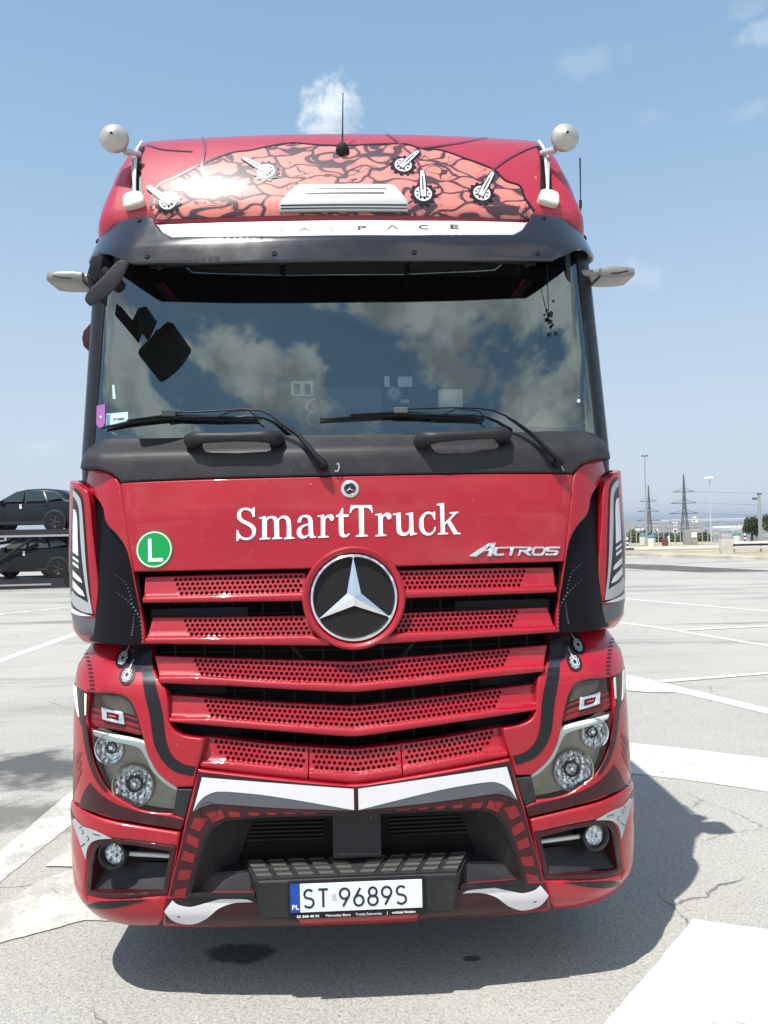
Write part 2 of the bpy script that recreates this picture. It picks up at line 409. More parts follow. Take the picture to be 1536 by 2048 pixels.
def panel(name, skin, poly, m, parent, off=0.0, thick=0.02, r=0.006, holes=(), circ=(), cr=.0085, step=.045, depth=None, rows=(), mirror=0, smooth=True, label=None, csides=8):
    """A sheet of bodywork laid on a skin. poly/holes: (s,v) outlines. mirror: 0 as is, 1 only the mirrored one, 2 both."""
    poly = clean(resample(clean(poly), min(step, .018) if r > 0 else step))
    ar = sum(poly[i][0]*poly[(i+1) % len(poly)][1]-poly[(i+1) % len(poly)][0]*poly[i][1] for i in range(len(poly)))
    if ar < 0: poly = poly[::-1]
    hs = [clean(resample(clean(h), step)) for h in holes]
    pts = [tuple(p) for p in poly]; edges = []; n0 = len(pts)
    edges += [(i, (i+1) % n0) for i in range(n0)]
    for h in hs:
        k = len(pts); pts += h; edges += [(k+i, k+(i+1) % len(h)) for i in range(len(h))]
    circ = [tuple(c) for c in circ]
    for (cx, cy) in circ:
        k = len(pts)
        pts += [(cx+cr*math.cos(2*math.pi*(i+.5)/csides), cy+cr*math.sin(2*math.pi*(i+.5)/csides)) for i in range(csides)]
        edges += [(k+i, k+(i+1) % csides) for i in range(csides)]
    nb = len(pts)
    q = np.array(poly); lo, hi = q.min(0), q.max(0)
    gx = np.arange(lo[0]+step*.5, hi[0], step); gy = np.arange(lo[1]+step*.5, hi[1], step)
    if len(gx) and len(gy):
        G = np.stack(np.meshgrid(gx, gy), -1).reshape(-1, 2)
    else: G = np.zeros((0, 2))
    extra = []
    if r > 0:
        for loop, sg in [(poly, 1)]+[(h, -1) for h in hs]:
            Q = np.array(loop); a2 = sum(Q[i][0]*Q[(i+1) % len(Q)][1]-Q[(i+1) % len(Q)][0]*Q[i][1] for i in range(len(Q)))
            tn = np.roll(Q, -1, 0)-np.roll(Q, 1, 0); nn = np.stack([-tn[:, 1], tn[:, 0]], 1); nn /= np.maximum(np.linalg.norm(nn, axis=1, keepdims=True), 1e-9)
            if a2 < 0: nn = -nn
            nn *= sg
            for k in (.3, 1.0): extra.append(Q+nn*r*k)
    for rw in rows: extra.append(np.array(rw))
    if extra: G = np.concatenate([G]+extra)
    if len(G):
        keep = inpoly(G, poly)
        for h in hs: keep &= ~inpoly(G, h)
        G = G[keep]
    if len(G):
        mn = step*.3 if r <= 0 else min(step*.3, r*.2)
        dd = bdist(G, poly)
        for h in hs: dd = np.minimum(dd, bdist(G, h))
        G = G[dd > mn*.9]
    if len(G) and circ:
        CC = np.array(circ)
        D = np.min(np.hypot(G[:, None, 0]-CC[None, :, 0], G[:, None, 1]-CC[None, :, 1]), 1); G = G[D > cr*1.25]
    allp = [Vector(p) for p in pts]+[Vector((float(a), float(b))) for a, b in G]
    vo, eo, fo, ov, oe, of = geometry.delaunay_2d_cdt(allp, edges, [], 0, 1e-6)
    if not fo: return None
    A = np.array([(v.x, v.y) for v in vo]); cen = np.array([A[list(f)].mean(0) for f in fo])
    keep = inpoly(cen, poly)
    for h in hs: keep &= ~inpoly(cen, h)
    if circ:
        D = np.min(np.hypot(cen[:, None, 0]-CC[None, :, 0], cen[:, None, 1]-CC[None, :, 1]), 1); keep &= D > cr*.86
    def offs(A):
        o_ = np.full(len(A), float(off))
        if r > 0:
            dist = bdist(A, poly)
            for h in hs: dist = np.minimum(dist, bdist(A, h))
            ins = inpoly(A, poly)
            for h in hs: ins &= ~inpoly(A, h)
            t = np.clip(np.where(ins, dist, 0)/r, 0, 1); o_ -= r*(1-np.sqrt(np.maximum(1-(1-t)**2, 0)))*.9
        if depth is not None: o_ += depth(A[:, 0], A[:, 1])
        return o_
    P3 = skin.at(A[:, 0], A[:, 1], offs(A)); NN = skin.normal(A[:, 0], A[:, 1])
    cenK = cen.mean(0)
    # true surface normals, sampled a hair inside the outline
    h_ = max(.0012, r*.18); Ai = A.copy()
    if r > 0:
        dd_ = bdist(A, poly)
        nbm = np.zeros(len(A), bool); 
    d1 = np.array([h_, 0]); d2 = np.array([0, h_])
    P_a, P_b, P_c, P_d = [skin.at(B[:, 0], B[:, 1], offs(B)) for B in (A+d1, A-d1, A+d2, A-d2)]
    AN = np.cross(P_a-P_b, P_c-P_d); AN /= np.maximum(np.linalg.norm(AN, axis=1, keepdims=True), 1e-9)
    flip = (AN*NN).sum(1) < .15; AN[flip] = (AN[flip]*.3+NN[flip]); AN /= np.maximum(np.linalg.norm(AN, axis=1, keepdims=True), 1e-9)
    res = []
    for mir in ([0], [1], [0, 1])[mirror]:
        bm = bmesh.new(); sx = -1 if mir else 1
        vs = [bm.verts.new((p[0]*sx, p[1], p[2])) for p in P3]
        for f, k in zip(fo, keep):
            if not k: continue
            ff = [vs[i] for i in f]
            try: bm.faces.new(ff if not mir else ff[::-1])
            except ValueError: pass
        loose = [v for v in bm.verts if not v.link_faces]
        bm.verts.index_update(); idx = {v: i for i, v in enumerate(vs)}
        if thick > 0:
            be = [e for e in bm.edges if len(e.link_faces) == 1]; back = {}
            th = thick if not circ else thick
            for e in be:
                f = e.link_faces[0]; a, b = e.verts
                for v in (a, b):
                    if v not in back:
                        n = NN[idx[v]]; back[v] = bm.verts.new((v.co.x-n[0]*sx*th, v.co.y-n[1]*th, v.co.z-n[2]*th))
                l = [x for x in f.loops if x.edge == e][0]; s0, s1 = l.vert, l.link_loop_next.vert
                nf = bm.faces.new((s1, s0, back[s0], back[s1]))
                e.smooth = False
        if loose: bmesh.ops.delete(bm, geom=loose, context='VERTS')
        bm.normal_update()
        lay = None
        if smooth:
            bm.verts.index_update(); ids = {}
            for i_, v in enumerate(vs):
                if v.is_valid: ids[v.index] = i_
        o = newobj(name, bm, m, parent, smooth, label)
        if smooth:
            me = o.data; ln = []
            for p in me.polygons:
                front = all(vi in ids for vi in p.vertices)
                for vi in p.vertices:
                    if front: q = AN[ids[vi]]; ln.append((q[0]*sx, q[1], q[2]))
                    else: ln.append(tuple(p.normal))
            me.normals_split_custom_set(ln)
        res.append(o)
    return res if len(res) > 1 else res[0]
def decal(name, skin, poly, m, parent, off=.003, mirror=2, step=.04, label=None, holes=()):
    return panel(name, skin, poly, m, parent, off=off, thick=.002, r=0, step=step, mirror=mirror, label=label, holes=holes)
def circle(c, r, n=32, ry=None): return [(c[0]+r*math.cos(2*math.pi*i/n), c[1]+(ry or r)*math.sin(2*math.pi*i/n)) for i in range(n)]
def text_geo(s, size=1.0, bold=0.0):
    cu = bpy.data.curves.new('t', 'FONT'); cu.body = s; cu.size = size; cu.align_x = 'CENTER'; cu.align_y = 'CENTER'; cu.offset = bold; cu.resolution_u = 3
    ob = bpy.data.objects.new('t', cu); COL.objects.link(ob); dg = bpy.context.evaluated_depsgraph_get(); dg.update()
    me = bpy.data.meshes.new_from_object(ob.evaluated_get(dg)); V = np.array([v.co[:] for v in me.vertices]); Fc = [tuple(p.vertices) for p in me.polygons]
    bpy.data.objects.remove(ob); bpy.data.curves.remove(cu); bpy.data.meshes.remove(me)
    lo, hi = V.min(0), V.max(0); V = V-(lo+hi)/2; return V, Fc, hi-lo
def lettering(name, s, fn, width, height, m, parent, bold=0.0, ext=0.0015, shear=0.0, label=None):
    """fn maps flat (u,v) metres to (point, normal) on the truck"""
    V, Fc, sz = text_geo(s, 1.0, bold)
    bm = bmesh.new(); P = []
    for v in V:
        p, n = fn(v[0]/sz[0]*width+shear*v[1]/sz[1]*height, v[1]/sz[1]*height); P.append(bm.verts.new(Vector(p)+Vector(n)*ext))
    for f in Fc:
        try: bm.faces.new([P[i] for i in f])
        except ValueError: pass
    g = bmesh.ops.extrude_face_region(bm, geom=list(bm.faces)); nv = [e for e in g['geom'] if isinstance(e, bmesh.types.BMVert)]
    p, n = fn(0, 0); bmesh.ops.translate(bm, verts=nv, vec=-Vector(n)*ext*.8)
    bmesh.ops.recalc_face_normals(bm, faces=bm.faces)
    return newobj(name, bm, m, parent, label=label)
def onskin(skin, px, py, off=0.0, ang=0.0):
    s0, v0 = skin.uv(px, py); ca, sa = math.cos(ang), math.sin(ang)
    def fn(u, v):
        a, b = s0+u*ca-v*sa, v0+u*sa+v*ca
        return skin.at(a, b, off), skin.normal(a, b)
    return fn
def onplane(c, u, v):
    c, u, v = Vector(c), Vector(u).normalized(), Vector(v).normalized(); n = u.cross(v).normalized()
    return lambda a, b: (c+u*a+v*b, n)
def SK(skin, px, py, off=0.0):
    a, b = skin.uv(px, py); return skin.at(a, b, off)

# ------------------------------------------------------------------ TRUCK
truck = empty('semi_truck', TR, 'glossy red semi truck facing the camera, brain artwork on its roof, white lettering', 'truck', rz=YAW)
BUMP = Skin([(.28, .10), (.33, .05), (.39, .0), (.60, -.01), (.9, .0), (1.10, .01), (1.25, .03), (1.30, .04), (1.34, .07), (1.42, .17), (1.50, .27)], [(.28, 1.19), (.42, 1.245), (.6, 1.25), (1.35, 1.25), (1.5, 1.19)], .30, .10)
GRIL = Skin([(.85, .02), (1.1, .03), (1.5, .06)], [(0, 1.2)], .28, .10)
HOOD = Skin([(1.36, .05), (1.45, .055), (1.75, .085), (2.0, .115), (2.16, .145), (2.24, .165), (2.30, .20)], [(1.3, 1.235), (2.3, 1.235)], .34, .09)
COWL = Skin([(2.10, .13), (2.16, .145), (2.24, .160), (2.275, .175), (2.30, .21), (2.345, .275), (2.40, .33)], [(2.1, 1.205), (2.4, 1.20)], .13, .10)
GLASS = Skin([(2.30, .265), (2.8, .39), (3.20, .49), (3.34, .52)], [(2.1, 1.232), (2.4, 1.232), (3.15, 1.235), (3.34, 1.23)], .12, .11)
ROOF = Skin([(3.26, .58, 3.26), (3.34, .55, 3.34), (3.44, .50, 3.44), (3.46, .505, 3.46), (3.60, .56, 3.60), (3.75, .635, 3.75), (3.90, .73, 3.885), (4.05, .85, 3.98), (4.20, 1.0, 4.02), (4.50, 1.30, 4.04), (5.4, 2.20, 4.05)],
            [(3.26, 1.215), (3.45, 1.20), (3.6, 1.165), (3.8, 1.12), (3.95, 1.09), (4.1, 1.07), (5.4, 1.05)], .08, .09)
VISOR = Skin([(3.02, .275), (3.12, .28), (3.24, .32), (3.38, .40), (3.50, .47), (3.62, .54)], [(3.0, 1.30), (3.2, 1.295), (3.42, 1.25)], .34, .12)
WING = Skin([(1.40, .22), (1.50, .17), (2.2, .19)], [(1.4, 1.21), (1.50, 1.285), (1.8, 1.305), (2.2, 1.295)], .24, .09)

PB = BUMP.P; PH = HOOD.P
# ---- hood
hood_poly = PH([(240, 966, 1), (400, 959), (560, 955), (703, 952)])
hb = PH([(267, 1143, 1), (430, 1140), (610, 1137), (703, 1136)])
def symm(top, bot, n=1, x0=0.0):
    t = [(p[0], p[1]) for p in top if p[0] < x0-1e-3]; b = [(p[0], p[1]) for p in bot if p[0] < x0-1e-3]
    left = b[::-1] and (b + [])
    lo = b + [(-p[0], p[1]) for p in b[::-1]]
    hi = t + [(-p[0], p[1]) for p in t[::-1]]
    return lo + hi[::-1]
panel('hood_panel', HOOD, symm(hood_poly[:3], hb[:3]), RED, truck, r=.006, step=.035)
# corner trim each side (with recess cut)
ct = PH([(165, 937, 1), (181, 936), (202, 940), (222, 948), (234, 959), (239, 970, 1), (243, 990), (249, 1031), (256, 1075), (266, 1143, 1), (610, 1138, 1)])[:-1]
ctb = PH([(266, 1147, 1), (278, 1207), (287, 1250), (290, 1287, 1), (284, 1287, 1), (280, 1228), (271, 1183), (262, 1138), (255, 1108), (246, 1087), (231, 1067), (217, 1053), (209, 1037), (206, 1019), (197, 1002), (184, 989), (172, 984, 1)])
side_top = [(-1.55, ct[0][1], 1), (-1.55, ctb[-1][1], 1)]
corner = ct + ctb + [(-1.55, ctb[-1][1], 1), (-1.55, ct[0][1], 1)]
for i, o in enumerate(panel('corner_panel', HOOD, catmull(corner, 4), RED, truck, off=.002, r=.008, step=.03, mirror=2)): pass
# recess behind the air deflectors
rec = PH([(266, 1100), (262, 1138), (271, 1183), (280, 1228), (286, 1290, 1)])
recp = [(rec[-1][0]+.01, rec[-1][1]), (-1.50, rec[-1][1]), (-1.50, ctb[-1][1]+.02), (ctb[-1][0]+.06, ctb[-1][1]+.03), (-.86, ctb[-1][1]-.15), (-.86, rec[0][1]), (rec[1][0]+.02, rec[1][1])]
rc = panel('deflector_recess', HOOD, recp, mat('recess_black', (.006, .006, .008), .45, spec=.12), truck, off=-.022, r=0, mirror=2)
for side, ro in zip((1, -1), rc):
    for z in (1.62, 1.76, 1.90, 2.02):
        P = [HOOD.at(-1.24, z, .0), HOOD.at(-1.36, z, .015), HOOD.at(-1.48, z, .03)]
        bm = bmesh.new(); bm_tube(bm, [(p[0]*side, p[1], p[2]) for p in P], .006, 6); newobj('louvre', bm, RUBBER, ro, True)
# dotted swirls on the recess
DOTG = mat('dull_grey_dots', (.16, .16, .15), .5)
def dots(path, n, r, m, name, parent, skin=HOOD, off=-.018, grow=True):
    q = [skin.uv(*p) for p in path]; c = catmull(q, 12, False); A = np.array(c); L = np.concatenate([[0], np.cumsum(np.hypot(*np.diff(A, axis=0).T))])
    for sgn in (1, -1):
        bm = bmesh.new()
        for k in range(n):
            t = L[-1]*k/(n-1); s0, v0 = np.interp(t, L, A[:, 0]), np.interp(t, L, A[:, 1]); rr = r*(.55+.45*k/(n-1) if grow else 1)
            u_, v_, n_ = frame_from(skin.normal(s0, v0)); c0 = Vector(skin.at(s0, v0, off))
            vs = [c0+u_*rr*math.cos(j*math.pi/4)+v_*rr*math.sin(j*math.pi/4) for j in range(8)]
            vv = [bm.verts.new((p.x*sgn, p.y, p.z)) for p in vs]; bm.faces.new(vv if sgn > 0 else vv[::-1])
        newobj(name, bm, m, parent)
dots([(225, 1150), (245, 1165), (256, 1190), (262, 1215), (275, 1232), (280, 1260), (281, 1284)], 20, .0036, DOTG, 'dotted_decal', truck)
dots([(228, 1184), (245, 1198), (262, 1213), (272, 1228)], 9, .0036, DOTG, 'dotted_decal', truck)
dots([(264, 1229), (262, 1250), (259, 1270)], 9, .0032, DOTG, 'dotted_decal', truck)
# ---- lettering on the hood
G1 = lambda L: [(460+p[0]/6.4, 990+p[1]/6.4) for p in L]
G2 = lambda L: [(690+p[0]/6.4, 990+p[1]/6.4) for p in L]
GL = {
 'S': (G1, [(318,160),(318,280),(290,280),(285,245),(262,212),(225,195),(190,192),(160,205),(143,235),(143,265),(155,300),(190,325),(255,352),(305,385),(333,430),(335,470),(320,520),(290,552),(250,573),(205,578),(165,572),(130,553),(118,560),(108,588),(85,588),(85,450),(108,450),(118,490),(145,528),(180,545),(215,550),(250,543),(275,520),(287,485),(280,440),(255,410),(210,385),(150,355),(112,325),(92,285),(92,245),(108,205),(140,178),(185,165),(225,165),(265,178),(285,185),(300,160)]),
 'm': (G1, [(375,290),(460,270),(462,305),(490,280),(525,268),(560,272),(595,285),(608,312),(640,285),(680,265),(720,268),(755,285),(775,320),(785,400),(788,535),(825,545),(825,560),(692,568),(692,550),(728,538),(728,380),(720,325),(695,300),(665,298),(640,310),(628,335),(630,400),(632,540),(668,548),(668,562),(540,568),(540,550),(570,542),(568,380),(560,320),(540,300),(510,300),(485,315),(473,345),(474,545),(515,550),(515,565),(380,573),(380,555),(415,548),(413,320),(410,305),(375,305)]),
 'a': (G1, [(865,335),(875,305),(900,275),(940,258),(990,255),(1025,270),(1048,295),(1058,330),(1062,400),(1065,480),(1070,515),(1080,528),(1102,528),(1100,545),(1060,552),(1030,548),(1012,520),(980,545),(940,560),(900,555),(870,530),(855,490),(857,450),(880,415),(920,390),(1005,362),(1003,330),(995,300),(970,285),(940,285),(920,300),(915,325),(905,350),(885,358),(870,352)]),
 'r': (G1, [(1122,265),(1205,252),(1210,295),(1235,265),(1265,248),(1300,250),(1325,270),(1332,295),(1322,325),(1300,333),(1280,322),(1272,300),(1258,288),(1240,292),(1225,310),(1220,340),(1218,520),(1265,528),(1263,543),(1128,550),(1128,533),(1165,525),(1163,290),(1160,280),(1122,282)]),
 't': (G1, [(1430,168),(1448,168),(1450,250),(1518,250),(1518,280),(1452,282),(1455,470),(1460,500),(1480,512),(1505,502),(1525,490),(1533,502),(1500,535),(1460,545),(1425,538),(1405,515),(1395,480),(1393,400),(1392,282),(1358,282),(1358,262),(1395,245),(1415,215)]),
 'T': (G2, [(75,132),(340,132),(358,225),(342,228),(330,200),(305,172),(270,162),(240,160),(245,505),(292,515),(292,530),(140,538),(140,520),(182,508),(175,165),(140,168),(105,180),(85,205),(75,232),(58,230)]),
 'r2': (G2, [(385,248),(465,232),(470,270),(495,245),(525,228),(560,230),(588,248),(595,275),(585,305),(562,313),(542,305),(532,280),(518,268),(500,272),(487,290),(482,320),(485,500),(528,510),(526,525),(390,532),(390,515),(428,507),(425,272),(420,262),(385,262)]),
 'u': (G2, [(612,242),(710,225),(712,300),(718,430),(730,470),(750,485),(780,482),(805,465),(820,435),(822,300),(820,262),(778,252),(778,238),(870,222),(872,300),(878,470),(885,485),(920,488),(918,502),(835,522),(830,480),(800,510),(760,525),(715,520),(680,500),(662,465),(658,400),(655,262),(612,255)]),
 'c': (G2, [(1135,212),(1150,212),(1155,315),(1140,318),(1125,280),(1105,252),(1075,240),(1045,245),(1020,270),(1005,310),(1003,370),(1010,425),(1025,465),(1055,485),(1090,487),(1120,470),(1138,440),(1145,410),(1163,410),(1155,455),(1130,490),(1095,515),(1050,520),(1005,505),(970,470),(950,420),(945,365),(955,305),(985,255),(1025,222),(1070,212),(1110,225),(1125,230)]),
 'k': (G2, [(1172,118),(1265,102),(1270,250),(1272,360),(1375,255),(1380,242),(1338,238),(1338,222),(1450,215),(1450,232),(1420,240),(1345,325),(1440,480),(1478,488),(1478,502),(1385,505),(1385,492),(1305,355),(1275,390),(1280,482),(1318,488),(1318,502),(1188,508),(1188,492),(1225,482),(1215,140),(1172,132)])}
for k, (g, pts) in GL.items():
    hs = []
    if k == 'a': hs = [[q[:2] for q in HOOD.P(G1([(1005,385),(950,405),(920,430),(912,465),(918,500),(935,520),(960,525),(990,515),(1008,495)]))]]
    panel('letter', HOOD, [q[:2] for q in HOOD.P(g(pts))], LETTER, truck, off=.0035, thick=.002, r=0, holes=hs, step=.05)
# chrome model lettering
ACF = onskin(HOOD, 1034, 1102, .002, .005)
ac = lambda L: [HOOD.uv(900+p[0]/6.4, 1070+p[1]/6.4) for p in L]
for P_ in ([(238,275),(340,205),(420,150),(500,103),(580,100),(560,180),(528,272),(470,272),(495,205),(440,205),(330,278)],):
    panel('chrome_letter', HOOD, ac(P_), CHROME, truck, off=.010, thick=.01, r=.003, step=.02, holes=[ac([(455,190),(500,190),(515,140),(490,150)])])
for P_ in ([(560,185),(580,158),(800,150),(800,170),(610,175),(590,215),(600,240),(690,238),(680,265),(570,265),(545,240)],
           [(800,150),(880,150),(880,170),(815,172),(785,265),(750,265),(775,172),(800,170)],
           [(880,150),(1030,150),(1050,170),(1035,200),(990,215),(1040,262),(990,262),(930,215),(905,215),(888,265),(858,265),(890,192),(1000,190),(1005,172),(880,170)],
           [(1210,175),(1260,148),(1405,148),(1400,172),(1270,175),(1262,192),(1370,195),(1388,215),(1360,262),(1215,262),(1222,240),(1340,238),(1350,218),(1240,215),(1215,205)]):
    panel('chrome_letter', HOOD, ac(P_), CHROME, truck, off=.008, thick=.008, r=.002, step=.02)
panel('chrome_letter', HOOD, ac([(1050,180),(1080,150),(1190,150),(1225,170),(1210,235),(1175,265),(1070,265),(1040,240)]), CHROME, truck, off=.008, thick=.008, r=.002, step=.02,
      holes=[ac([(1080,185),(1095,172),(1180,172),(1190,182),(1178,228),(1160,240),(1085,240),(1072,228)])])
# green round L sign
LC = HOOD.uv(309, 1099)
panel('round_sign', HOOD, circle(LC, .0785, 40), GREEN, truck, off=.004, thick=.003, r=0, label='round green sticker with a white letter L')
panel('round_sign_ring', HOOD, circle(LC, .0745, 40), LETTER, truck, off=.0052, thick=.0005, r=0, holes=[circle(LC, .0695, 40)])
g = [(302, 1080), (308, 1080), (311, 1117), (326, 1115), (327, 1121), (304, 1124)]
g = [(297, 1078), (303.5, 1077.5), (304.5, 1117), (326, 1116), (327, 1123), (297.5, 1124)]
panel('round_sign_letter', HOOD, [HOOD.uv(*p) for p in g], LETTER, truck, off=.0055, thick=.001, r=0)
# ---- star emblems
def star(name, C, u, v, n, r, m, parent, depth=.045, wid=.235, r_in=None):
    C, u, v, n = map(Vector, (C, u, v, n)); bm = bmesh.new(); cen = bm.verts.new(C+n*depth); tips = []; val = []
    back = []
    for k in range(3):
        a = math.pi/2+k*2*math.pi/3; tips.append(bm.verts.new(C+(u*math.cos(a)+v*math.sin(a))*r+n*depth*.12)); a += math.pi/3
        val.append(bm.verts.new(C+(u*math.cos(a)+v*math.sin(a))*r*wid))
    for k in range(3):
        bm.faces.new((cen, val[(k+2) % 3], tips[k])); bm.faces.new((cen, tips[k], val[k]))
    bmesh.ops.recalc_face_normals(bm, faces=bm.faces)
    o = newobj(name, bm, m, parent)
    return o
SC = HOOD.uv(708, 1195); Cn = Vector(HOOD.normal(0.0, SC[1])); Cc = Vector(HOOD.at(SC[0], SC[1], .0)); su, sv, sn = frame_from(Cn)
if sn.y > 0: sn = -sn
su = Vector((1, 0, 0))
lathe('star_bezel', [(.178, -.02), (.182, .012), (.190, .024), (.203, .030), (.212, .022), (.216, .0), (.217, -.05)], Cc, sn, RED, truck, 72)
em = lathe('star_emblem_backing', [(.0, .009), (.172, .009), (.178, -.03)], Cc, sn, None, truck, 48)
def mesh_mat():
    m = bpy.data.materials.new('emblem_mesh'); m.use_nodes = True; t = NT(m.node_tree); tco = t.n('ShaderNodeTexCoord').outputs['Object']
    mp = t.n('ShaderNodeMapping', {0: tco, 'Rotation': (0, R_(-28), 0)})
    w1 = t.n('ShaderNodeTexWave', {'Vector': mp, 'Scale': 44.0}, bands_direction='Z').outputs[1]
    w2 = t.n('ShaderNodeTexWave', {'Vector': mp, 'Scale': 44.0}, bands_direction='X').outputs[1]
    h = t.m('MAXIMUM', w1, w2); c = t.mix(t.ramp(h, .72, .9), (.003, .003, .003, 1), (.035, .033, .035, 1))
    b = t.n('ShaderNodeBsdfPrincipled', {'Base Color': c, 'Roughness': .5, 'Specular IOR Level': .1}); bn = t.n('ShaderNodeBump', {'Strength': .6, 'Distance': .003, 'Height': h}); t.set(b, 'Normal', bn)
    t.n('ShaderNodeOutputMaterial', {0: b}); return m
em.data.materials.append(mesh_mat())
rg = lathe('star_emblem_ring', [(.162, .008), (.165, .022), (.171, .028), (.178, .024), (.182, .012), (.180, -.01)], Cc, sn, CHROME, truck, 80)
star('star_emblem', Cc+sn*.012, su, sv, sn, .168, mat('star_chrome', (.92, .93, .95), .2, 1.0), truck, .022, .20)
bC = HOOD.uv(700, 978); bn_ = Vector(HOOD.normal(*bC)); bp = Vector(HOOD.at(bC[0], bC[1], 0)); bu, bv, bn_ = frame_from(bn_)
if bn_.y > 0: bn_ = -bn_
bd = lathe('small_badge', [(0, .006), (.034, .006), (.038, .003), (.0385, -.002)], bp, bn_, SILVER, truck, 40)
lathe('badge_centre', [(0, .0075), (.0245, .0075), (.025, .005)], bp, bn_, INK, bd, 32)
lathe('badge_ring', [(.0235, .0078), (.0250, .0095), (.0265, .0078)], bp, bn_, CHROME, bd, 40)
star('badge_star', bp+bn_*.0085, Vector((1, 0, 0)), bv, bn_, .0225, CHROME, bd, .005, .2)
# ---- perforated grille slats
def curve_interp(pts):
    A = np.array(sorted([(p[0], p[1]) for p in pts])); return lambda s: np.interp(s, A[:, 0], A[:, 1])
def slat(name, skin, top, bot, mt, mb, gap0, mirror, splits=None, recess=.0, bandh=.36, s_in=0.0, hl=None, thick=.05, seg=None):
    """top/bot: pixel curves of the slat edge on the left half; mt/mb: perforated area. s_in: inner end (0 = runs across)."""
    T, B, MT, MB = [skin.P(c) for c in (top, bot, mt, mb)]
    tf, bf = curve_interp(T), curve_interp(B); mtf, mbf = curve_interp(MT), curve_interp(MB)
    sym = s_in == 0.0
    sl = min(T[0][0], B[0][0])
    def full(f): return lambda s: f(np.minimum(-np.abs(s), -1e-4)) if sym else f(s)
    tF, bF, mtF, mbF = full(tf), full(bf), full(mtf), full(mbf)
    # outline
    def edge(f, s0, s1, n=26): return [(s, float(f(s))) for s in np.linspace(s0, s1, n)]
    if sym:
        top_l = T[0][0]; bot_l = B[0][0]
        outl = [(bot_l, B[0][1])]+edge(bF, bot_l+.01, -bot_l-.01)+[(-bot_l, B[0][1]), (-top_l, T[0][1])]+edge(tF, top_l+.01, -top_l-.01)[::-1]+[(top_l, T[0][1])]
    else:
        outl = [(B[0][0], B[0][1])]+edge(bF, B[0][0]+.01, B[-1][0])+edge(tF, T[0][0]+.01, T[-1][0])[::-1]+[(T[0][0], T[0][1])]
    if seg:   # cut between two s limits
        s0, s1 = seg
        outl = edge(bF, s0, s1, 30)+edge(tF, s0, s1, 30)[::-1]
        if s0 < B[0][0]: outl = [p for p in outl]
    pit = .0212; cs = []
    m0 = MT[0][0]
    cols = int(1.6/pit)
    for j, fr in enumerate((.13, .37, .61, .85)):
        for i in range(-cols, cols+1):
            s = (i+(.5 if j % 2 else 0))*pit
            a, b = float(mtF(s)), float(mbF(s)); v = a-(a-b)*fr
            lx = abs(s) if sym else -s
            lim_o = -(MT[0][0]+(MB[0][0]-MT[0][0])*max(0, (fr-.1))**1.3)-.010
            if lx > lim_o: continue
            if not sym:
                lim_i = -(MT[-1][0]+(MB[-1][0]-MT[-1][0])*fr)+.010
                if lx < lim_i: continue
            if v+.0095 > float(tF(s)) or v-.0095 < float(bF(s)): continue
            if hl is not None and hl(skin, s, v): continue
            if seg and (s < seg[0]+.012 or s > seg[1]-.012): continue
            cs.append((s, v))
    def depth(S, V):
        t = tF(S); b = bF(S); mb_ = mbF(S); f = (V-b)/(t-b); fb = (mb_-b)/(t-b)
        inm = np.clip((f-fb)/.06, 0, 1)
        band = .016*np.sqrt(np.clip(1-((f-fb*.5)/(fb*.62))**2, 0, 1))
        return np.where(f > fb, -.004*inm-.035*np.clip(f-fb, 0, 1)*1.0, 0)+band*(1-inm)
    rows = []
    ss = np.arange(outl[0][0]-.1, (abs(outl[0][0])+.1) if sym or seg else s_in, .02)
    for k in (.15, .4, .65, .88, 1.0, 1.18):
        rows.append([(s, float(bF(s)+(mbF(s)-bF(s))*k)) for s in ss])
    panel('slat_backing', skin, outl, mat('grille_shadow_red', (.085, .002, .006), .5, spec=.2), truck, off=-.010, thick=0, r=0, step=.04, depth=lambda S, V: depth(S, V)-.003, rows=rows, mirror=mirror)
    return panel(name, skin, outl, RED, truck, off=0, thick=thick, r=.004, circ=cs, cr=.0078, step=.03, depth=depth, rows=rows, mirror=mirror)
# upper two, each side of the star
star_c = np.array(proj(np.array(Cc)))
def near_star(rad):
    return lambda sk, s, v: np.linalg.norm(sk.at(s, v)-np.array(Cc)) < rad
slat('grille_slat', HOOD, [(284, 1153), (440, 1148), (610, 1144)], [(288, 1206), (440, 1204), (612, 1202)], [(340, 1154), (470, 1151), (606, 1147)], [(362, 1193), (470, 1190), (606, 1186)], 0, 2, s_in=-.19)
slat('grille_slat', HOOD, [(300, 1235), (440, 1234), (616, 1231)], [(291, 1287), (440, 1289), (660, 1291)], [(357, 1237), (470, 1236), (612, 1234)], [(386, 1274), (470, 1274), (640, 1271)], 0, 2, s_in=-.17, hl=near_star(.222))
# lower three across the truck
slat('grille_slat', GRIL, [(304, 1313), (538, 1320), (618, 1322), (708, 1325)], [(322, 1366), (452, 1371), (538, 1376), (695, 1384), (708, 1384)], [(374, 1317), (538, 1323), (618, 1326), (708, 1329)], [(396, 1352), (538, 1362), (708, 1368)], 0, 0, hl=near_star(.262))
slat('grille_slat', GRIL, [(333, 1392), (395, 1396), (538, 1406), (708, 1414)], [(337, 1443), (538, 1460), (690, 1472), (708, 1473)], [(396, 1398), (538, 1408), (708, 1416)], [(420, 1436), (538, 1446), (708, 1457)], 0, 0)
sT = [(411, 1476), (538, 1491), (618, 1497), (708, 1501)]; sB = [(396, 1533), (538, 1551), (618, 1559), (690, 1565), (708, 1566)]
sMT = [(420, 1479), (538, 1493), (618, 1499), (708, 1503)]; sMB = [(452, 1522), (538, 1532), (618, 1541), (708, 1547)]
q1 = GRIL.uv(617, 1530)[0]
slat('grille_slat', GRIL, sT, sB, sMT, sMB, 0, 0, seg=(q1+.0015, -q1-.0015))
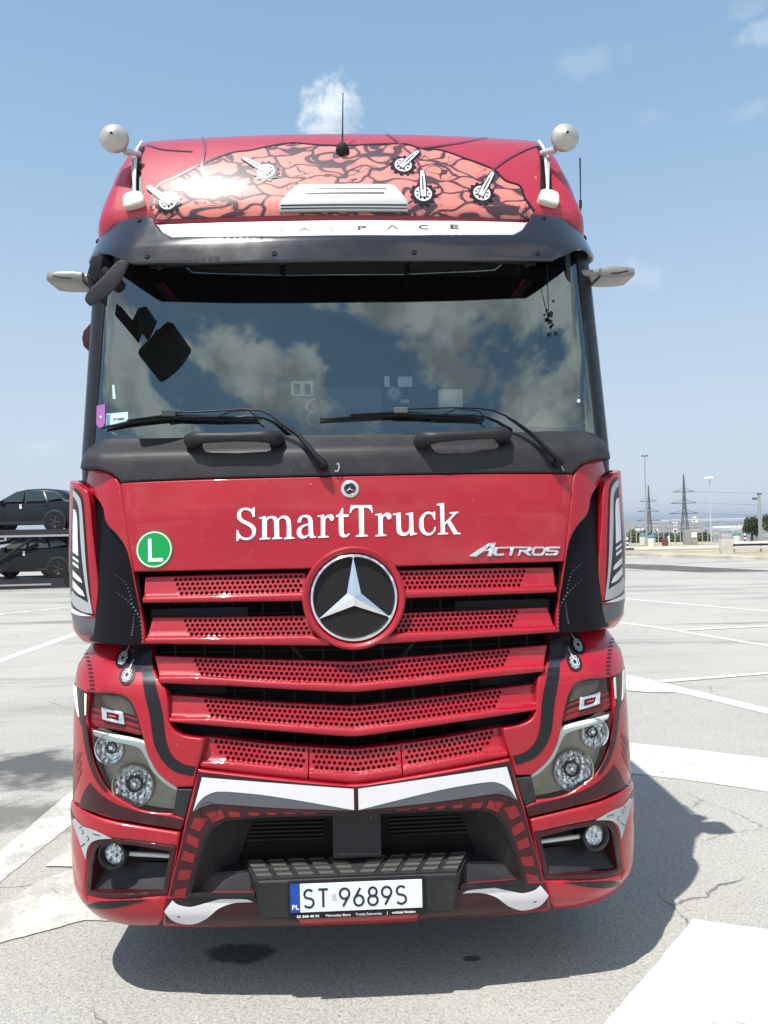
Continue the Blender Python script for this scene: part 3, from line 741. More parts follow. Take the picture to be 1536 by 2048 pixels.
qo = GRIL.uv(396, 1533)[0]+.012
so = slat('grille_slat', GRIL, sT, sB, sMT, sMB, 0, 2, seg=(qo, q1-.0015))
# dark grille core behind the slats
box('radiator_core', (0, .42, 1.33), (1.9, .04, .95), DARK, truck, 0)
for x in np.linspace(-.78, .78, 13): tube('grille_bar', [(x, .26+.09*(x/1.1)**2, .95), (x, .27+.09*(x/1.1)**2, 1.72)], .0055, PLAST, truck, 6)
for z in (1.06, 1.115, 1.24, 1.295, 1.41, 1.455, 1.54, 1.575): tube('grille_bar', [(x, .262+.09*(x/1.1)**2, z) for x in np.linspace(-.85, .85, 9)], .0035, PLAST, truck, 6)
for sx in (-1, 1):
    box('air_baffle', (sx*.66, .25, 1.575), (.42, .02, .07), PLAST, truck)
    box('air_baffle', (sx*.70, .255, 1.27), (.30, .02, .07), PLAST, truck)
    box('air_baffle', (sx*.62, .25, 1.09), (.26, .02, .07), PLAST, truck)
    tube('grille_strut', [(sx*.16, .2, 1.32), (sx*.28, .22, 1.46)], .012, PLAST, truck, 6)

# ---- bumper corner, upper: carries the lamps
inner = PB([(303, 1313, 1), (322, 1366), (331, 1375), (335, 1400), (338, 1443), (350, 1462), (372, 1472), (409, 1477, 1), (404, 1505), (396, 1536, 1), (388, 1574, 1), (354, 1575, 1), (346, 1628, 1), (370, 1637, 1), (362, 1660, 1)])
low = PB([(300, 1651), (261, 1644), (198, 1630), (165, 1612), (145, 1597, 1)])
vlow = low[-1][1]+.015
topd = PB([(303, 1296, 1)]); vt = 1.49
outer = [(-1.95, vlow, 1), (-1.95, 1.40, 1), (-1.50, 1.44), (-1.36, 1.475), (-1.2, vt, 1), (topd[0][0], vt, 1)]
cp = catmull(inner+low+outer, 4)
lamp = catmull(PB([(177, 1386, 1), (215, 1386), (240, 1390), (258, 1400), (271, 1424), (282, 1462), (289, 1490), (299, 1520), (316, 1547), (339, 1567), (354, 1576, 1), (346, 1627, 1), (310, 1625), (279, 1619), (252, 1605), (216, 1580), (194, 1545), (180, 1498), (174, 1440)]), 4)
slit = catmull(PB([(152, 1368, 1), (170, 1382, 1), (169, 1440, 1), (160, 1445, 1)]), 3)
upper_corner = panel('bumper_corner', BUMP, cp, RED, truck, off=.004, thick=.05, r=.010, step=.03, holes=[lamp], mirror=2)
# inner flank of the grille opening
# lamps
def skin_panel2(name, poly, m, off, parent, **k): return panel(name, BUMP, poly, m, parent, off=off, **k)
hous = skin_panel2('headlamp_housing', lamp, DARK, -.075, truck, thick=0, r=0, mirror=2, step=.03)
TAN = mat('lamp_bezel', (.30, .28, .225), .4, .2, 0, var=(14, .15))
def refl_mat():
    m = bpy.data.materials.new('fluted_reflector'); m.use_nodes = True; t = NT(m.node_tree); tco = t.n('ShaderNodeTexCoord').outputs['Object']
    wv = t.n('ShaderNodeTexWave', {'Vector': tco, 'Scale': 13.0, 'Distortion': 5.0, 'Detail': 1.0, 'Detail Scale': 1.3}, bands_direction='X').outputs[1]
    cl = t.n('ShaderNodeTexVoronoi', {'Vector': tco, 'Scale': 55.0}).outputs[0]
    c = t.mix(t.ramp(t.m('ADD', wv, cl), .25, .85), (.07, .09, .12, 1), (.92, .96, 1, 1))
    b = t.n('ShaderNodeBsdfPrincipled', {'Base Color': c, 'Roughness': .16, 'Metallic': .6}); bn = t.n('ShaderNodeBump', {'Strength': .5, 'Distance': .006, 'Height': wv}); t.set(b, 'Normal', bn)
    t.n('ShaderNodeOutputMaterial', {0: b}); return m
GLS = refl_mat()
WARM = mat('dull_light_bar', (.84, .90, .86), .4)
MRK = mat('marker_red', (.035, .005, .006), .35, 0, .5, .3, dirt=(DUST, 10, .4, .8, .06))
MRK2 = mat('marker_olive', (.045, .038, .025), .3, 0, .6, .4, dirt=(DUST, 8, .4, .8, .15))
def faceted(name, c, r, n_, m, parent, seed, cells=5):
    rnd = random.Random(seed); u, v, n = frame_from(n_)
    if n.y > 0: n = -n
    bm = bmesh.new(); c = Vector(c); rr = 30; rings = []
    for k in range(9):
        q = k/8; ring = []
        for j in range(rr):
            a = 2*math.pi*j/rr; d = -.34*r*(1-q*q)+ (rnd.random()-.5)*r*.09*(1.6 if j % 2 else .6)*(1 if k < 8 else 0)
            ring.append(bm.verts.new(c+(u*math.cos(a)+v*math.sin(a))*r*q*.999+n*d) if k else None)
        rings.append(ring)
    c0 = bm.verts.new(c-n*r*.34)
    for j in range(rr): bm.faces.new((c0, rings[1][j], rings[1][(j+1) % rr]))
    for k in range(1, 8):
        for j in range(rr): bm.faces.new((rings[k][j], rings[k+1][j], rings[k+1][(j+1) % rr], rings[k][(j+1) % rr]))
    bmesh.ops.recalc_face_normals(bm, faces=bm.faces)
    return newobj(name, bm, m, parent)
def mir(p, s): return (p[0]*s, p[1], p[2])
for side, ho in zip((1, -1), hous):
    md = 0 if side == 1 else 1
    def PN(name, pts, m, off, thick=.01, r=0.0, par=ho, **k): return panel(name, BUMP, catmull(PB(pts), 4), m, par, off=off, thick=thick, r=r, mirror=md, step=.03, **k)
    mk = PN('marker_panel', [(177, 1384, 1), (215, 1386), (240, 1390), (258, 1400), (271, 1424), (284, 1470, 1), (235, 1462), (177, 1450, 1)], MRK, -.012, .06)
    PN('marker_window', [(200, 1390, 1), (240, 1392), (256, 1400), (266, 1424), (268, 1432, 1), (235, 1422), (208, 1410)], MRK2, -.010, .002, par=mk)
    for (a, b) in ((1440, 1441), (1452, 1456), (1463, 1469)): PN('marker_rib', [(181, a-24), (230, a-14), (272+(b-a), a-1), (273+(b-a), b+2), (230, b-10), (181, b-19)], DKRED, -.0085, .004, .001, par=mk)
    fr_ = PN('reflector_frame', [(203, 1414.5, 1), (246, 1424, 1), (249, 1449, 1), (205, 1439, 1)], CHROME, .004, .012, .004, par=mk, holes=[[q[:2] for q in PB([(213, 1423.5), (236, 1429), (238, 1441), (214, 1436)])]])
    PN('reflector', [(212, 1423, 1), (237, 1428, 1), (239, 1442, 1), (213, 1437, 1)], MAROON, -.002, .003, par=fr_)
    PN('reflector_light', [(217, 1429, 1), (232, 1432, 1), (232, 1435, 1), (217, 1432, 1)], mat('reflector_red', (.6, .06, .05), .3, 0, 1), .001, .002, par=fr_)
    hb_ = [(180, 1458), (233, 1473), (282, 1483), (289, 1498), (300, 1527), (316, 1551), (350, 1578, 1), (345, 1624, 1), (279, 1614), (245, 1598), (212, 1575), (193, 1535)]
    c1, c2 = (212, 1500), (262, 1574)
    uvc = [BUMP.uv(*c) for c in (c1, c2)]; r1, r2 = .060, .083
    bez = PN('headlamp_bezel', hb_, TAN, -.035, .005, holes=[circle(uvc[0], r1*.98, 28), circle(uvc[1], r2*.98, 32)])
    PN('outer_bezel', [(180, 1472, 1), (187, 1505), (200, 1548), (217, 1578), (243, 1601), (279, 1613), (279, 1616), (245, 1600), (212, 1577), (193, 1535), (181, 1495)], BLACKP, -.028, .004, par=bez)
    PN('light_bar', [(180, 1462, 1), (235, 1472), (283, 1483), (290, 1498), (300, 1524), (318, 1550), (353, 1577, 1), (351, 1583, 1), (330, 1571), (303, 1545), (287, 1514), (274, 1497), (230, 1486), (184, 1472, 1)], WARM, -.010, .016, .003)
    for (c, rr, sd) in ((uvc[0], r1, 3), (uvc[1], r2, 5)):
        p = Vector(BUMP.at(c[0], c[1], -.026)); n = Vector(BUMP.normal(*c)); n = Vector((n.x*.35, n.y, n.z*.4)).normalized(); p = Vector(mir(p, side)); n = Vector(mir(n, side))
        rf = faceted('lamp_reflector', p, rr, n, GLS, ho, sd)
        lathe('lamp_ring', [(rr*.99, -.01), (rr*1.0, .012), (rr*1.05, .014), (rr*1.08, 0), (rr*1.08, -.02)], p, n, TAN if rr > .07 else SILVER, ho, 40)
        lathe('bulb', [(0, .012), (.009, .008), (.012, -.005), (.011, -.04)], p-n*.012, n, CHROME, rf, 14)
        lathe('bulb_shade', [(rr*.30, -.004), (rr*.34, .004), (rr*.40, .002), (rr*.42, -.02)], p-n*.010, n, DARK, rf, 20)
    PN('headlamp_lens', [(178, 1456), (233, 1471), (282, 1480), (289, 1492), (299, 1521), (316, 1548), (339, 1567), (354, 1576, 1), (346, 1626, 1), (310, 1624), (279, 1618), (252, 1604), (216, 1579), (194, 1544), (180, 1497)], LENS, -.004, 0, 0)
    PN('lamp_filler', [(354, 1578, 1), (386, 1579, 1), (370, 1637, 1), (346, 1628, 1)], PLAST, .002, .04, .004, par=truck)
    # side slit with two white bars seen beside the lamps
    PN('side_slit', [(149, 1366, 1), (176, 1384, 1), (171, 1450, 1), (164, 1450, 1)], BLACKP, .0055, .002, par=truck)
    PN('slit_bar', [(151, 1369, 1), (157, 1373, 1), (162, 1434, 1), (159, 1430, 1)], LETTER, .009, .002, par=truck)
    PN('slit_bar', [(172.5, 1386, 1), (177, 1388, 1), (175.5, 1430, 1), (173, 1430, 1)], CREAM, .009, .002, par=truck)
    PN('lamp_edge', [(166, 1446, 1), (176, 1446, 1), (182, 1500), (196, 1545), (217, 1581), (212, 1583), (190, 1553), (174, 1505)], MAROON, .0058, .002, par=truck)
    # wide dark stripe running down beside the grille
    PN('black_stripe', [(286, 1360, 1), (311, 1360, 1), (325, 1420), (333, 1480), (345, 1510), (366, 1527), (392, 1533, 1), (386, 1552, 1), (350, 1542), (325, 1520), (309, 1487), (300, 1430)], BLACKP, .006, .002, par=truck)
    PN('black_patch', [(243, 1292, 1), (303, 1294, 1), (307, 1345), (311, 1360, 1), (286, 1360, 1), (283, 1345), (262, 1344), (240, 1320)], mat('navy_black_decal', (.02, .022, .035), .18, 0, 1.0, dirt=(DUST, 9, .4, .85, .25)), .006, .002, par=truck)
    PN('dark_stripe', [(160, 1612, 1), (172, 1580), (182, 1565, 1), (205, 1590), (235, 1608), (279, 1622), (346, 1634), (369, 1640, 1), (363, 1657, 1), (300, 1648), (261, 1641), (205, 1627)], MAROON, .006, .002, par=truck)
    for k in range(3):
        a = 21*k
        PN('flame_stripe', [(141, 1592-a, 1), (150, 1562-a), (163, 1535-a*.8, 1), (166, 1541-a*.8, 1), (156, 1568-a), (147, 1597-a, 1)], DKRED, .0055, .002, par=truck)
    # chrome flower gear emblems with pipes
    for (cx, cy, tx, ty) in ((247, 1318, 262, 1290), (255, 1352, 268, 1322)):
        q = BUMP.uv(cx, cy)
        base = decal('gear_decal', BUMP, circle(q, .034, 24), MAROON if cy > 1330 else BLACKP, truck, off=.007, mirror=md)
        for j in range(9):
            a = 2*math.pi*j/9; c = (q[0]+.016*math.cos(a), q[1]+.019*math.sin(a))
            panel('gear_petal', BUMP, circle(c, .0062, 10), LGREY, base, off=.009, thick=.001, r=0, mirror=md, holes=[circle(c, .003, 8)])
        panel('gear_hub', BUMP, circle(q, .0125, 16), LGREY, base, off=.0094, thick=.001, r=0, mirror=md, holes=[circle(q, .0075, 12)])
        t = BUMP.uv(tx, ty); dx_, dy_ = t[0]-q[0], t[1]-q[1]; L = math.hypot(dx_, dy_); ux, uy = -dy_/L*.004, dx_/L*.004
        a0 = (q[0]+dx_*.3, q[1]+dy_*.3)
        panel('pipe_decal', BUMP, [(a0[0]+ux, a0[1]+uy), (a0[0]-ux, a0[1]-uy), (t[0]-ux*.4, t[1]-uy*.4), (t[0]+ux*.4, t[1]+uy*.4)], LGREY, base, off=.009, thick=.001, r=0, mirror=md)
    # zip-like chain decal
    for k in range(11):
        t = k/10; x = 171+t*15+3*math.sin(t*3); y = 1300+t*78
        PN('chain_decal', [(x-4, y-2.2, 1), (x+4, y-1.4, 1), (x+4, y+2.0, 1), (x-4, y+1.2, 1)], MAROON, .0062, .001, par=truck)

# ---- bumper corner, lower: fog lamp recess
lt = PB([(146, 1604, 1), (165, 1618), (198, 1634), (261, 1648), (362, 1664, 1)])
ls = PB([(352, 1725), (340, 1783), (330, 1825), (324, 1851, 1)])
lowr = lt+ls[:-1]+[(ls[-1][0], .328, 1), (-.9, .324), (-1.15, .326), (-1.40, .35), (-1.95, .38, 1), (-1.95, lt[0][1], 1)]
fog = catmull(PB([(175, 1786, 1), (180, 1715), (186, 1690), (200, 1678), (222, 1674, 1), (280, 1681), (355, 1692, 1), (348, 1725), (337, 1788, 1)]), 4)
lowc = panel('bumper_lower_corner', BUMP, catmull(lowr, 4), RED, truck, off=.014, thick=.06, r=.012, step=.035, holes=[fog], mirror=2)
for side, ho in zip((1, -1), lowc):
    md = 0 if side == 1 else 1
    def PN(name, pts, m, off, thick=.01, r=0.0, par=ho, **k): return panel(name, BUMP, catmull(PB(pts), 4), m, par, off=off, thick=thick, r=r, mirror=md, step=.03, **k)
    fr_ = panel('fog_lamp_recess', BUMP, fog, DARK, truck, off=-.09, thick=0, r=0, mirror=md)
    PN('recess_lip', [(175, 1786, 1), (180, 1715), (186, 1690), (200, 1678), (222, 1674, 1), (280, 1681), (355, 1692, 1), (348, 1725), (337, 1788, 1)], MAROON, .010, .06, .003, holes=[catmull(PB([(185, 1779, 1), (191, 1720), (196, 1698), (207, 1688), (224, 1685, 1), (280, 1691), (342, 1702, 1), (337, 1725), (327, 1781, 1)]), 4)])
    # sloped lower shelf of the recess
    a, b = PB([(184, 1782), (330, 1785)]); a2, b2 = PB([(190, 1738), (336, 1742)])
    bm = bmesh.new(); vs = []
    for q, of in ((a, 0.0), (b, 0.0), (b2, -.07), (a2, -.075)):
        p = BUMP.at(q[0], q[1], of); vs.append(bm.verts.new((p[0]*side, p[1], p[2])))
    f = bm.faces.new(vs if side > 0 else vs[::-1]); r_ = bmesh.ops.extrude_face_region(bm, geom=[f])
    bmesh.ops.translate(bm, verts=[e for e in r_['geom'] if isinstance(e, bmesh.types.BMVert)], vec=(0, .03, -.01)); bmesh.ops.recalc_face_normals(bm, faces=bm.faces)
    newobj('recess_shelf', bm, PLAST, fr_)
    p0, p1 = [Vector(mir(SK(BUMP, x, y, -.035), side)) for x, y in ((240, 1713), (345, 1719))]
    tube('recess_bar', [p0, p0.lerp(p1, .5), p1], .010, SILVER, fr_, 10)
    pc = Vector(mir(SK(BUMP, 222, 1711, -.03), side)); n = Vector(mir(BUMP.normal(*BUMP.uv(222, 1711)), side)); n = Vector((n.x*.55, n.y, n.z)).normalized()
    fl = lathe('fog_lamp', [(.044, -.02), (.046, .02), (.052, .034), (.060, .030), (.063, .012), (.062, -.06)], pc, n, PLAST2, truck, 36)
    faceted('fog_lamp_reflector', pc+n*.006, .045, n, GLS, fl, 11)
    lathe('fog_lamp_lens', [(0, .034), (.02, .032), (.036, .027), (.046, .018)], pc, n, LENS, fl, 28)
    # silver mechanical decal above the fog lamp
    PN('silver_decal', [(153, 1638, 1), (158, 1635, 1), (172, 1650), (190, 1656), (208, 1664), (228, 1674, 1), (205, 1676), (190, 1682), (182, 1695), (179, 1716, 1), (173, 1700), (164, 1672)], LGREY, .018, .002)
    for q in (((167, 1653), (172, 1650)), ((170, 1690), (178, 1683)), ((192, 1664), (206, 1667))):
        for s_ in range(len(q)-1):
            (ax, ay), (bx, by) = q[s_], q[s_+1]; PN('decal_line', [(ax, ay, 1), (bx, by, 1), (bx+.5, by+1.3, 1), (ax+.5, ay+1.3, 1)], INK, .0195, .001)
    for (x, y) in ((173, 1661), (183, 1674)):
        q = BUMP.uv(x, y); e = panel('decal_bolt', BUMP, circle(q, .0085, 14), GREY, ho, off=.0200, thick=.001, r=0, mirror=md)
        panel('decal_bolt_cap', BUMP, circle(q, .0058, 12), LGREY, e, off=.0215, thick=.001, r=0, mirror=md)
    PN('sweep_decal', [(180, 1806), (205, 1800), (245, 1797, 1), (300, 1795, 1), (262, 1806), (225, 1812), (200, 1812)], BLACKP, .016, .001)
    for k in range(6):
        x, y = 142+k*2.6, 1612+k*5.0; PN('chain_decal', [(x-3, y-2, 1), (x+4, y-.5, 1), (x+4, y+2.4, 1), (x-3, y+.6, 1)], MAROON, .0165, .001)

# ---- bumper centre section
def PC(pts): return PB(pts)
tl = PC([(391, 1553, 1), (398, 1538, 1), (538, 1554), (618, 1562), (690, 1569), (706, 1570)])
side_l = PC([(377, 1620), (372, 1640), (362, 1690), (347, 1751), (337, 1789), (327, 1851, 1)])
left = tl[1:-1]
bot_v = .275
ctr = [(p[0], p[1]) for p in left]
rights = [(-p[0], p[1]) for p in ctr[::-1]]
sl = [(p[0], p[1]) for p in side_l]; sr = [(-p[0], p[1]) for p in sl]
yb = sl[-1][1]
outline = [(sl[-1][0], bot_v), (-.3, .262), (.3, .262), (-sl[-1][0], bot_v)]+[(p[0], p[1]) for p in sr[::-1]][0:]+[]
outline = [(sl[-1][0], bot_v), (-.3, .262), (.3, .262), (-sl[-1][0], bot_v)]+sr[::-1]+rights[::1]+ctr[::-1][::1]
outline = [(sl[-1][0], .326), (-.3, .332), (.3, .332), (-sl[-1][0], .326)] + sr[::-1] + [(-p[0], p[1]) for p in ctr] + ctr[::-1] + sl
ho_l = PC([(381, 1789, 1), (392, 1745), (405, 1700), (417, 1668), (433, 1648), (456, 1637, 1), (560, 1629), (706, 1626)])
ho_p = [(p[0], p[1]) for p in catmull(ho_l[:-1], 5, False)]
hole = ho_p[::1]+[(-p[0], p[1]) for p in ho_p[::-1]]
# the opening reaches down to the step, with side notches for it
stl = PC([(500, 1797), (505, 1806)])
hole = hole + []
bc = panel('bumper_centre', BUMP, outline, RED, truck, off=.016, thick=.05, r=.010, step=.035, holes=[hole], mirror=0)
def PD(name, pts, m, off=.0185, par=bc, mirror=2, thick=.0015, n=5, **k):
    gap = -.009 if m is WHITE or m is GREY else 0.0
    q_ = [((gap,)+tuple(z[1:]) if p[0] is not None and p[0] >= 700 else z) for p, z in zip(pts, PB(pts))]
    return panel(name, BUMP, catmull(q_, n), m, par, off=off, thick=thick, r=0, mirror=mirror, step=.035, **k)
PD('dark_field', [(388, 1600, 1), (399, 1541, 1), (538, 1557), (618, 1565), (704, 1572, 1), (706, 1624, 1), (560, 1627), (456, 1635), (433, 1646), (417, 1666), (403, 1700), (390, 1745), (378, 1789, 1), (341, 1789, 1), (350, 1751), (365, 1690), (376, 1640)], MAROON, .0175)
PD('grey_stripe', [(391, 1620, 1), (404, 1575, 1), (520, 1580), (704, 1618, 1), (560, 1613), (470, 1607), (430, 1605), (404, 1612)], GREY, .0200)
PD('white_stripe', [(389, 1620, 1), (407, 1552, 1), (560, 1564), (705, 1575, 1), (705, 1617, 1), (600, 1598), (520, 1586), (440, 1580), (415, 1588), (400, 1602)], WHITE, .0215)
# rib-like red bars round the opening
ribs = [((392, 1632), (418, 1634), (402, 1660), (383, 1652)), ((379, 1664), (402, 1676), (398, 1693), (374, 1682)), ((371, 1698), (393, 1706), (389, 1722), (365, 1716)), ((362, 1736), (386, 1736), (382, 1753), (358, 1757)), ((353, 1776), (377, 1770), (373, 1789), (349, 1789)),
        ((415, 1624), (445, 1617), (452, 1632), (428, 1642)), ((458, 1620), (480, 1621), (484, 1631), (464, 1632)), ((498, 1621), (518, 1622), (521, 1628), (503, 1629)), ((534, 1622), (553, 1623), (556, 1627), (538, 1627)), ((569, 1622), (590, 1623), (592, 1626), (572, 1626)), ((605, 1622), (632, 1623), (634, 1625), (608, 1625))]
for r_ in ribs: PD('rib_decal', [(p[0], p[1], 1) for p in r_], DKRED if r_[0][0] > 0 else RED, .0195)
PD('opening_edge', [(377, 1789, 1), (388, 1745), (401, 1700), (414, 1665), (431, 1645), (456, 1634, 1), (560, 1626), (706, 1623, 1), (706, 1627, 1), (560, 1630), (457, 1638), (435, 1650), (419, 1670), (407, 1702), (394, 1747), (384, 1789, 1)], PLAST2, .0225)
sealC = BUMP.uv(419, 1619)
panel('tow_cover', BUMP, circle(sealC, .036, 32), INK, bc, off=.0235, thick=.001, r=0, mirror=2, holes=[circle(sealC, .0345, 32)])
PD('fang_decal', [(332, 1817, 1), (348, 1796, 1), (360, 1805), (385, 1809), (415, 1801), (450, 1792), (497, 1794, 1), (508, 1799, 1), (470, 1801), (440, 1812), (415, 1829), (385, 1839), (352, 1834)], WHITE, .0205)
PD('fang_shadow', [(348, 1793, 1), (520, 1790, 1), (500, 1793), (450, 1791), (415, 1800), (385, 1808), (360, 1803)], BLACKP, .0190)
PD('lower_dark_field', [(338, 1793, 1), (520, 1790, 1), (600, 1836, 1), (600, 1843, 1), (415, 1843), (333, 1838, 1)], MAROON, .0180)

# ---- intake behind the opening
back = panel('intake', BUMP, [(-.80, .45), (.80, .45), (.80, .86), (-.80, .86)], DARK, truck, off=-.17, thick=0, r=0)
ref = lambda px, py, y: Vector(L3(px, py, y))
brow = [(p[0], p[1]) for p in ho_p if p[1] > .70]
# brow under the top edge
zt = ho_p[-1][1]
bm = bmesh.new(); A = np.linspace(-.62, .62, 25)
r0 = [bm.verts.new(BUMP.at(s, zt-.004*(abs(s)/.6)**2+.004, .004)) for s in A]; r1_ = [bm.verts.new(BUMP.at(s, zt-.055-.01*(abs(s)/.6)**2, -.10)) for s in A]; r2_ = [bm.verts.new(BUMP.at(s, zt-.065-.01*(abs(s)/.6)**2, -.16)) for s in A]
for X, Y in ((r0, r1_), (r1_, r2_)):
    for i in range(len(A)-1): bm.faces.new((X[i], Y[i], Y[i+1], X[i+1]))
newobj('intake_brow', bm, PLAST, back, True)
for sx in (-1, 1):
    # side cheek of the opening
    bm = bmesh.new(); P_ = []
    for q, of in ((ho_p[0], .0), (ho_p[len(ho_p)//2], .0), (ho_p[-3], .0)): P_.append(BUMP.at(q[0], q[1], of))
    ch = [BUMP.at(q[0], q[1], .0) for q in ho_p[:-2]]; ci = [BUMP.at(q[0]+.14, q[1]-.02, -.15) for q in ho_p[:-2]]
    a_ = [bm.verts.new((p[0]*sx, p[1], p[2])) for p in ch]; b_ = [bm.verts.new((p[0]*sx, p[1], p[2])) for p in ci]
    for i in range(len(a_)-1):
        f = (a_[i], a_[i+1], b_[i+1], b_[i]); bm.faces.new(f)
    bmesh.ops.recalc_face_normals(bm, faces=bm.faces); newobj('intake_cheek', bm, PLAST, back, True)
    tube('intake_strut', [(sx*.52, .16, .76), (sx*.60, .13, .60)], .006, RUBBER, back, 6)
    for z in np.linspace(.635, .77, 9): tube('intake_fin', [(sx*.14, .155, z), (sx*.50, .165, z)], .005, PLAST2, back, 6)
    box('intake_frame', (sx*.515, .15, .69), (.012, .03, .18), PLAST, back, .003)
box('intake_pillar', (0, .10, .69), (.20, .12, .20), PLAST, back, .01)
# lower sill and step
for sx in (-1, 1):
    a = [L3(382, 1788, .03), L3(399, 1744, .10), L3(505, 1741, .10), L3(508, 1790, .03)]
    a = [(-.72, .055, .445), (-.70, .10, .53), (-.43, .08, .545), (-.43, .03, .445)]
    bm = bmesh.new(); v = [bm.verts.new((p[0]*sx, p[1]-.01, p[2])) for p in a]; f = bm.faces.new(v)
    e = bmesh.ops.extrude_face_region(bm, geom=[f]); bmesh.ops.translate(bm, verts=[q for q in e['geom'] if isinstance(q, bmesh.types.BMVert)], vec=(0, .16, 0))
    bmesh.ops.recalc_face_normals(bm, faces=bm.faces); bmesh.ops.bevel(bm, geom=list(bm.edges), offset=.006, segments=2, affect='EDGES')
    newobj('intake_sill', bm, PLAST, truck)
for sx in (-1, 1):
    P = [BUMP.at(sx*q, ho_p[0][1]+.004, .016) for q in np.linspace(.41, abs(ho_p[0][0])+.004, 8)]
    tube('sill_lip', P, .013, PLAST2, truck, 8)
# step box: top outline trapezoid, body goes down to behind the plate
zt_, zb_ = .578, .385
stp = [(-.405, -.035), (.405, -.035), (.465, .10), (-.465, .10)]
bm = bmesh.new()
lo = [bm.verts.new((x*.96, y+.01, zb_)) for x, y in stp]; hi = [bm.verts.new((x, y, zt_-.03 if y < 0 else zt_)) for x, y in stp]
bm.faces.new(lo[::-1]); bm.faces.new(hi)
for i in range(4): bm.faces.new((lo[i], lo[(i+1) % 4], hi[(i+1) % 4], hi[i]))
bmesh.ops.recalc_face_normals(bm, faces=bm.faces); bmesh.ops.bevel(bm, geom=list(bm.edges), offset=.012, segments=3, affect='EDGES')
step_o = newobj('step', bm, PLAST, truck)
def tread_mat():
    m = bpy.data.materials.new('tread_rubber'); m.use_nodes = True; t = NT(m.node_tree); tco = t.n('ShaderNodeTexCoord').outputs['Object']
    mp = t.n('ShaderNodeMapping', {0: tco, 'Rotation': (0, 0, R_(45))})
    ck = t.n('ShaderNodeTexVoronoi', {'Vector': mp, 'Scale': 150.0, 'Randomness': 0.0}).outputs[0]
    c = t.mix(t.ramp(ck, .25, .5), (.17, .165, .15, 1), (.012, .012, .012, 1))
    b = t.n('ShaderNodeBsdfPrincipled', {'Base Color': c, 'Roughness': .6}); bn = t.n('ShaderNodeBump', {'Strength': -.7, 'Distance': .004, 'Height': ck}); t.set(b, 'Normal', bn)
    t.n('ShaderNodeOutputMaterial', {0: b}); return m
TREAD = tread_mat()
sl_t = .03/.135
for k in range(-5, 5):
    d = 1 if k >= 0 else -1; x0 = (abs(k) if k >= 0 else abs(k)-1)*.084+.004 if True else 0
    x0 *= d
    q = [(x0, -.022), (x0+d*.060, -.022), (x0+d*.060+d*.052, .088), (x0+d*.052, .088)]
    if abs(q[2][0]) > .46: q[1] = (d*.385, -.022); q[2] = (d*.44, .088)
    if abs(q[0][0]) > .385: continue
    bm = bmesh.new(); v = [bm.verts.new((x, y, zt_-.03+(y+.035)*sl_t+.0005)) for x, y in q]; f = bm.faces.new(v if d > 0 else v[::-1])
    e = bmesh.ops.extrude_face_region(bm, geom=[f]); bmesh.ops.translate(bm, verts=[z for z in e['geom'] if isinstance(z, bmesh.types.BMVert)], vec=(0, 0, .005)); bmesh.ops.recalc_face_normals(bm, faces=bm.faces)
    newobj('tread', bm, TREAD, step_o)
# licence plate
pc0 = Vector((-.0, -.035, 0)); c_, = [L3(713.5, 1795, -.045)]
pz = c_[2]; pxx = c_[0]
plate = box('licence_plate', (pxx, -.036, pz-.004), (.545, .014, .150), PLAST2, truck, .006)
box('plate_face', (pxx+.0175, -.0445, pz+.006), (.487, .004, .112), PWHITE, plate, .0015)
box('plate_band', (pxx-.243, -.0445, pz+.006), (.040, .0042, .112), BLUE, plate, .0015)
PF = lambda x, z: onplane((pxx+x, -.0468, pz+z), (1, 0, 0), (0, 0, 1))
stroke = mat('plate_ink', (.012, .010, .03), .4)
def plate_char(ch, x, wdt=.046, h=.078, z=.004):
    """DIN style plate characters as bent strips"""
    t = .0085; paths = []
    a, b = wdt/2-t/2, h/2-t/2
    def arc(cx, cy, rx, ry, a0, a1, n=14): return [(cx+rx*math.cos(R_(a0+(a1-a0)*i/n)), cy+ry*math.sin(R_(a0+(a1-a0)*i/n))) for i in range(n+1)]
    if ch == 'S': paths = [arc(0, b*.5, a*.92, b*.5, 35, 230, 14)+arc(0, -b*.48, a, b*.52, 60, -150, 16)]
    if ch == 'T': paths = [[(-a, b), (a, b)], [(0, b), (0, -b)]]
    if ch == '9': paths = [arc(0, b*.42, a, b*.58, 0, 360, 24), [(a*.93, b*.2), (-a*.35, -b)]]
    if ch == '6': paths = [arc(0, -b*.42, a, b*.58, 0, 360, 24), [(-a*.93, -b*.2), (a*.35, b)]]
    if ch == '8': paths = [arc(0, b*.5, a*.82, b*.5, 0, 360, 22), arc(0, -b*.46, a, b*.54, 0, 360, 22)]
    bm = bmesh.new()
    for P in paths:
        A = [np.array(p) for p in P]; closed = np.allclose(A[0], A[-1]); L = []
        for i, p in enumerate(A):
            if closed: d = A[(i+1) % (len(A)-1)]-A[(i-1) % (len(A)-1)]
            else: d = A[min(i+1, len(A)-1)]-A[max(i-1, 0)]
            d = d/np.linalg.norm(d); n_ = np.array([-d[1], d[0]])*t/2; L.append((p+n_, p-n_))
        vs = [[bm.verts.new((pxx+x+q[0], -.0475-.0002*len(paths), pz+z+q[1])) for q in l] for l in L]
        for i in range(len(vs)-1): bm.faces.new((vs[i][0], vs[i][1], vs[i+1][1], vs[i+1][0]))
        for vv in vs:
            for v in vv: v.co.y -= .0003*paths.index(P)
    newobj('plate_character', bm, stroke, plate)
for ch, x in zip('ST9689S', (-.190, -.133, -.048, .008, .064, .119, .177)): plate_char(ch, x)
box('plate_sticker', (pxx-.089, -.0468, pz+.006), (.016, .001, .028), mat('faded_hologram', (.5, .5, .52), .3), plate, 0)
lettering('plate_country', 'PL', PF(-.2425, -.028), .028, .018, LETTER, plate, .02, .0008)
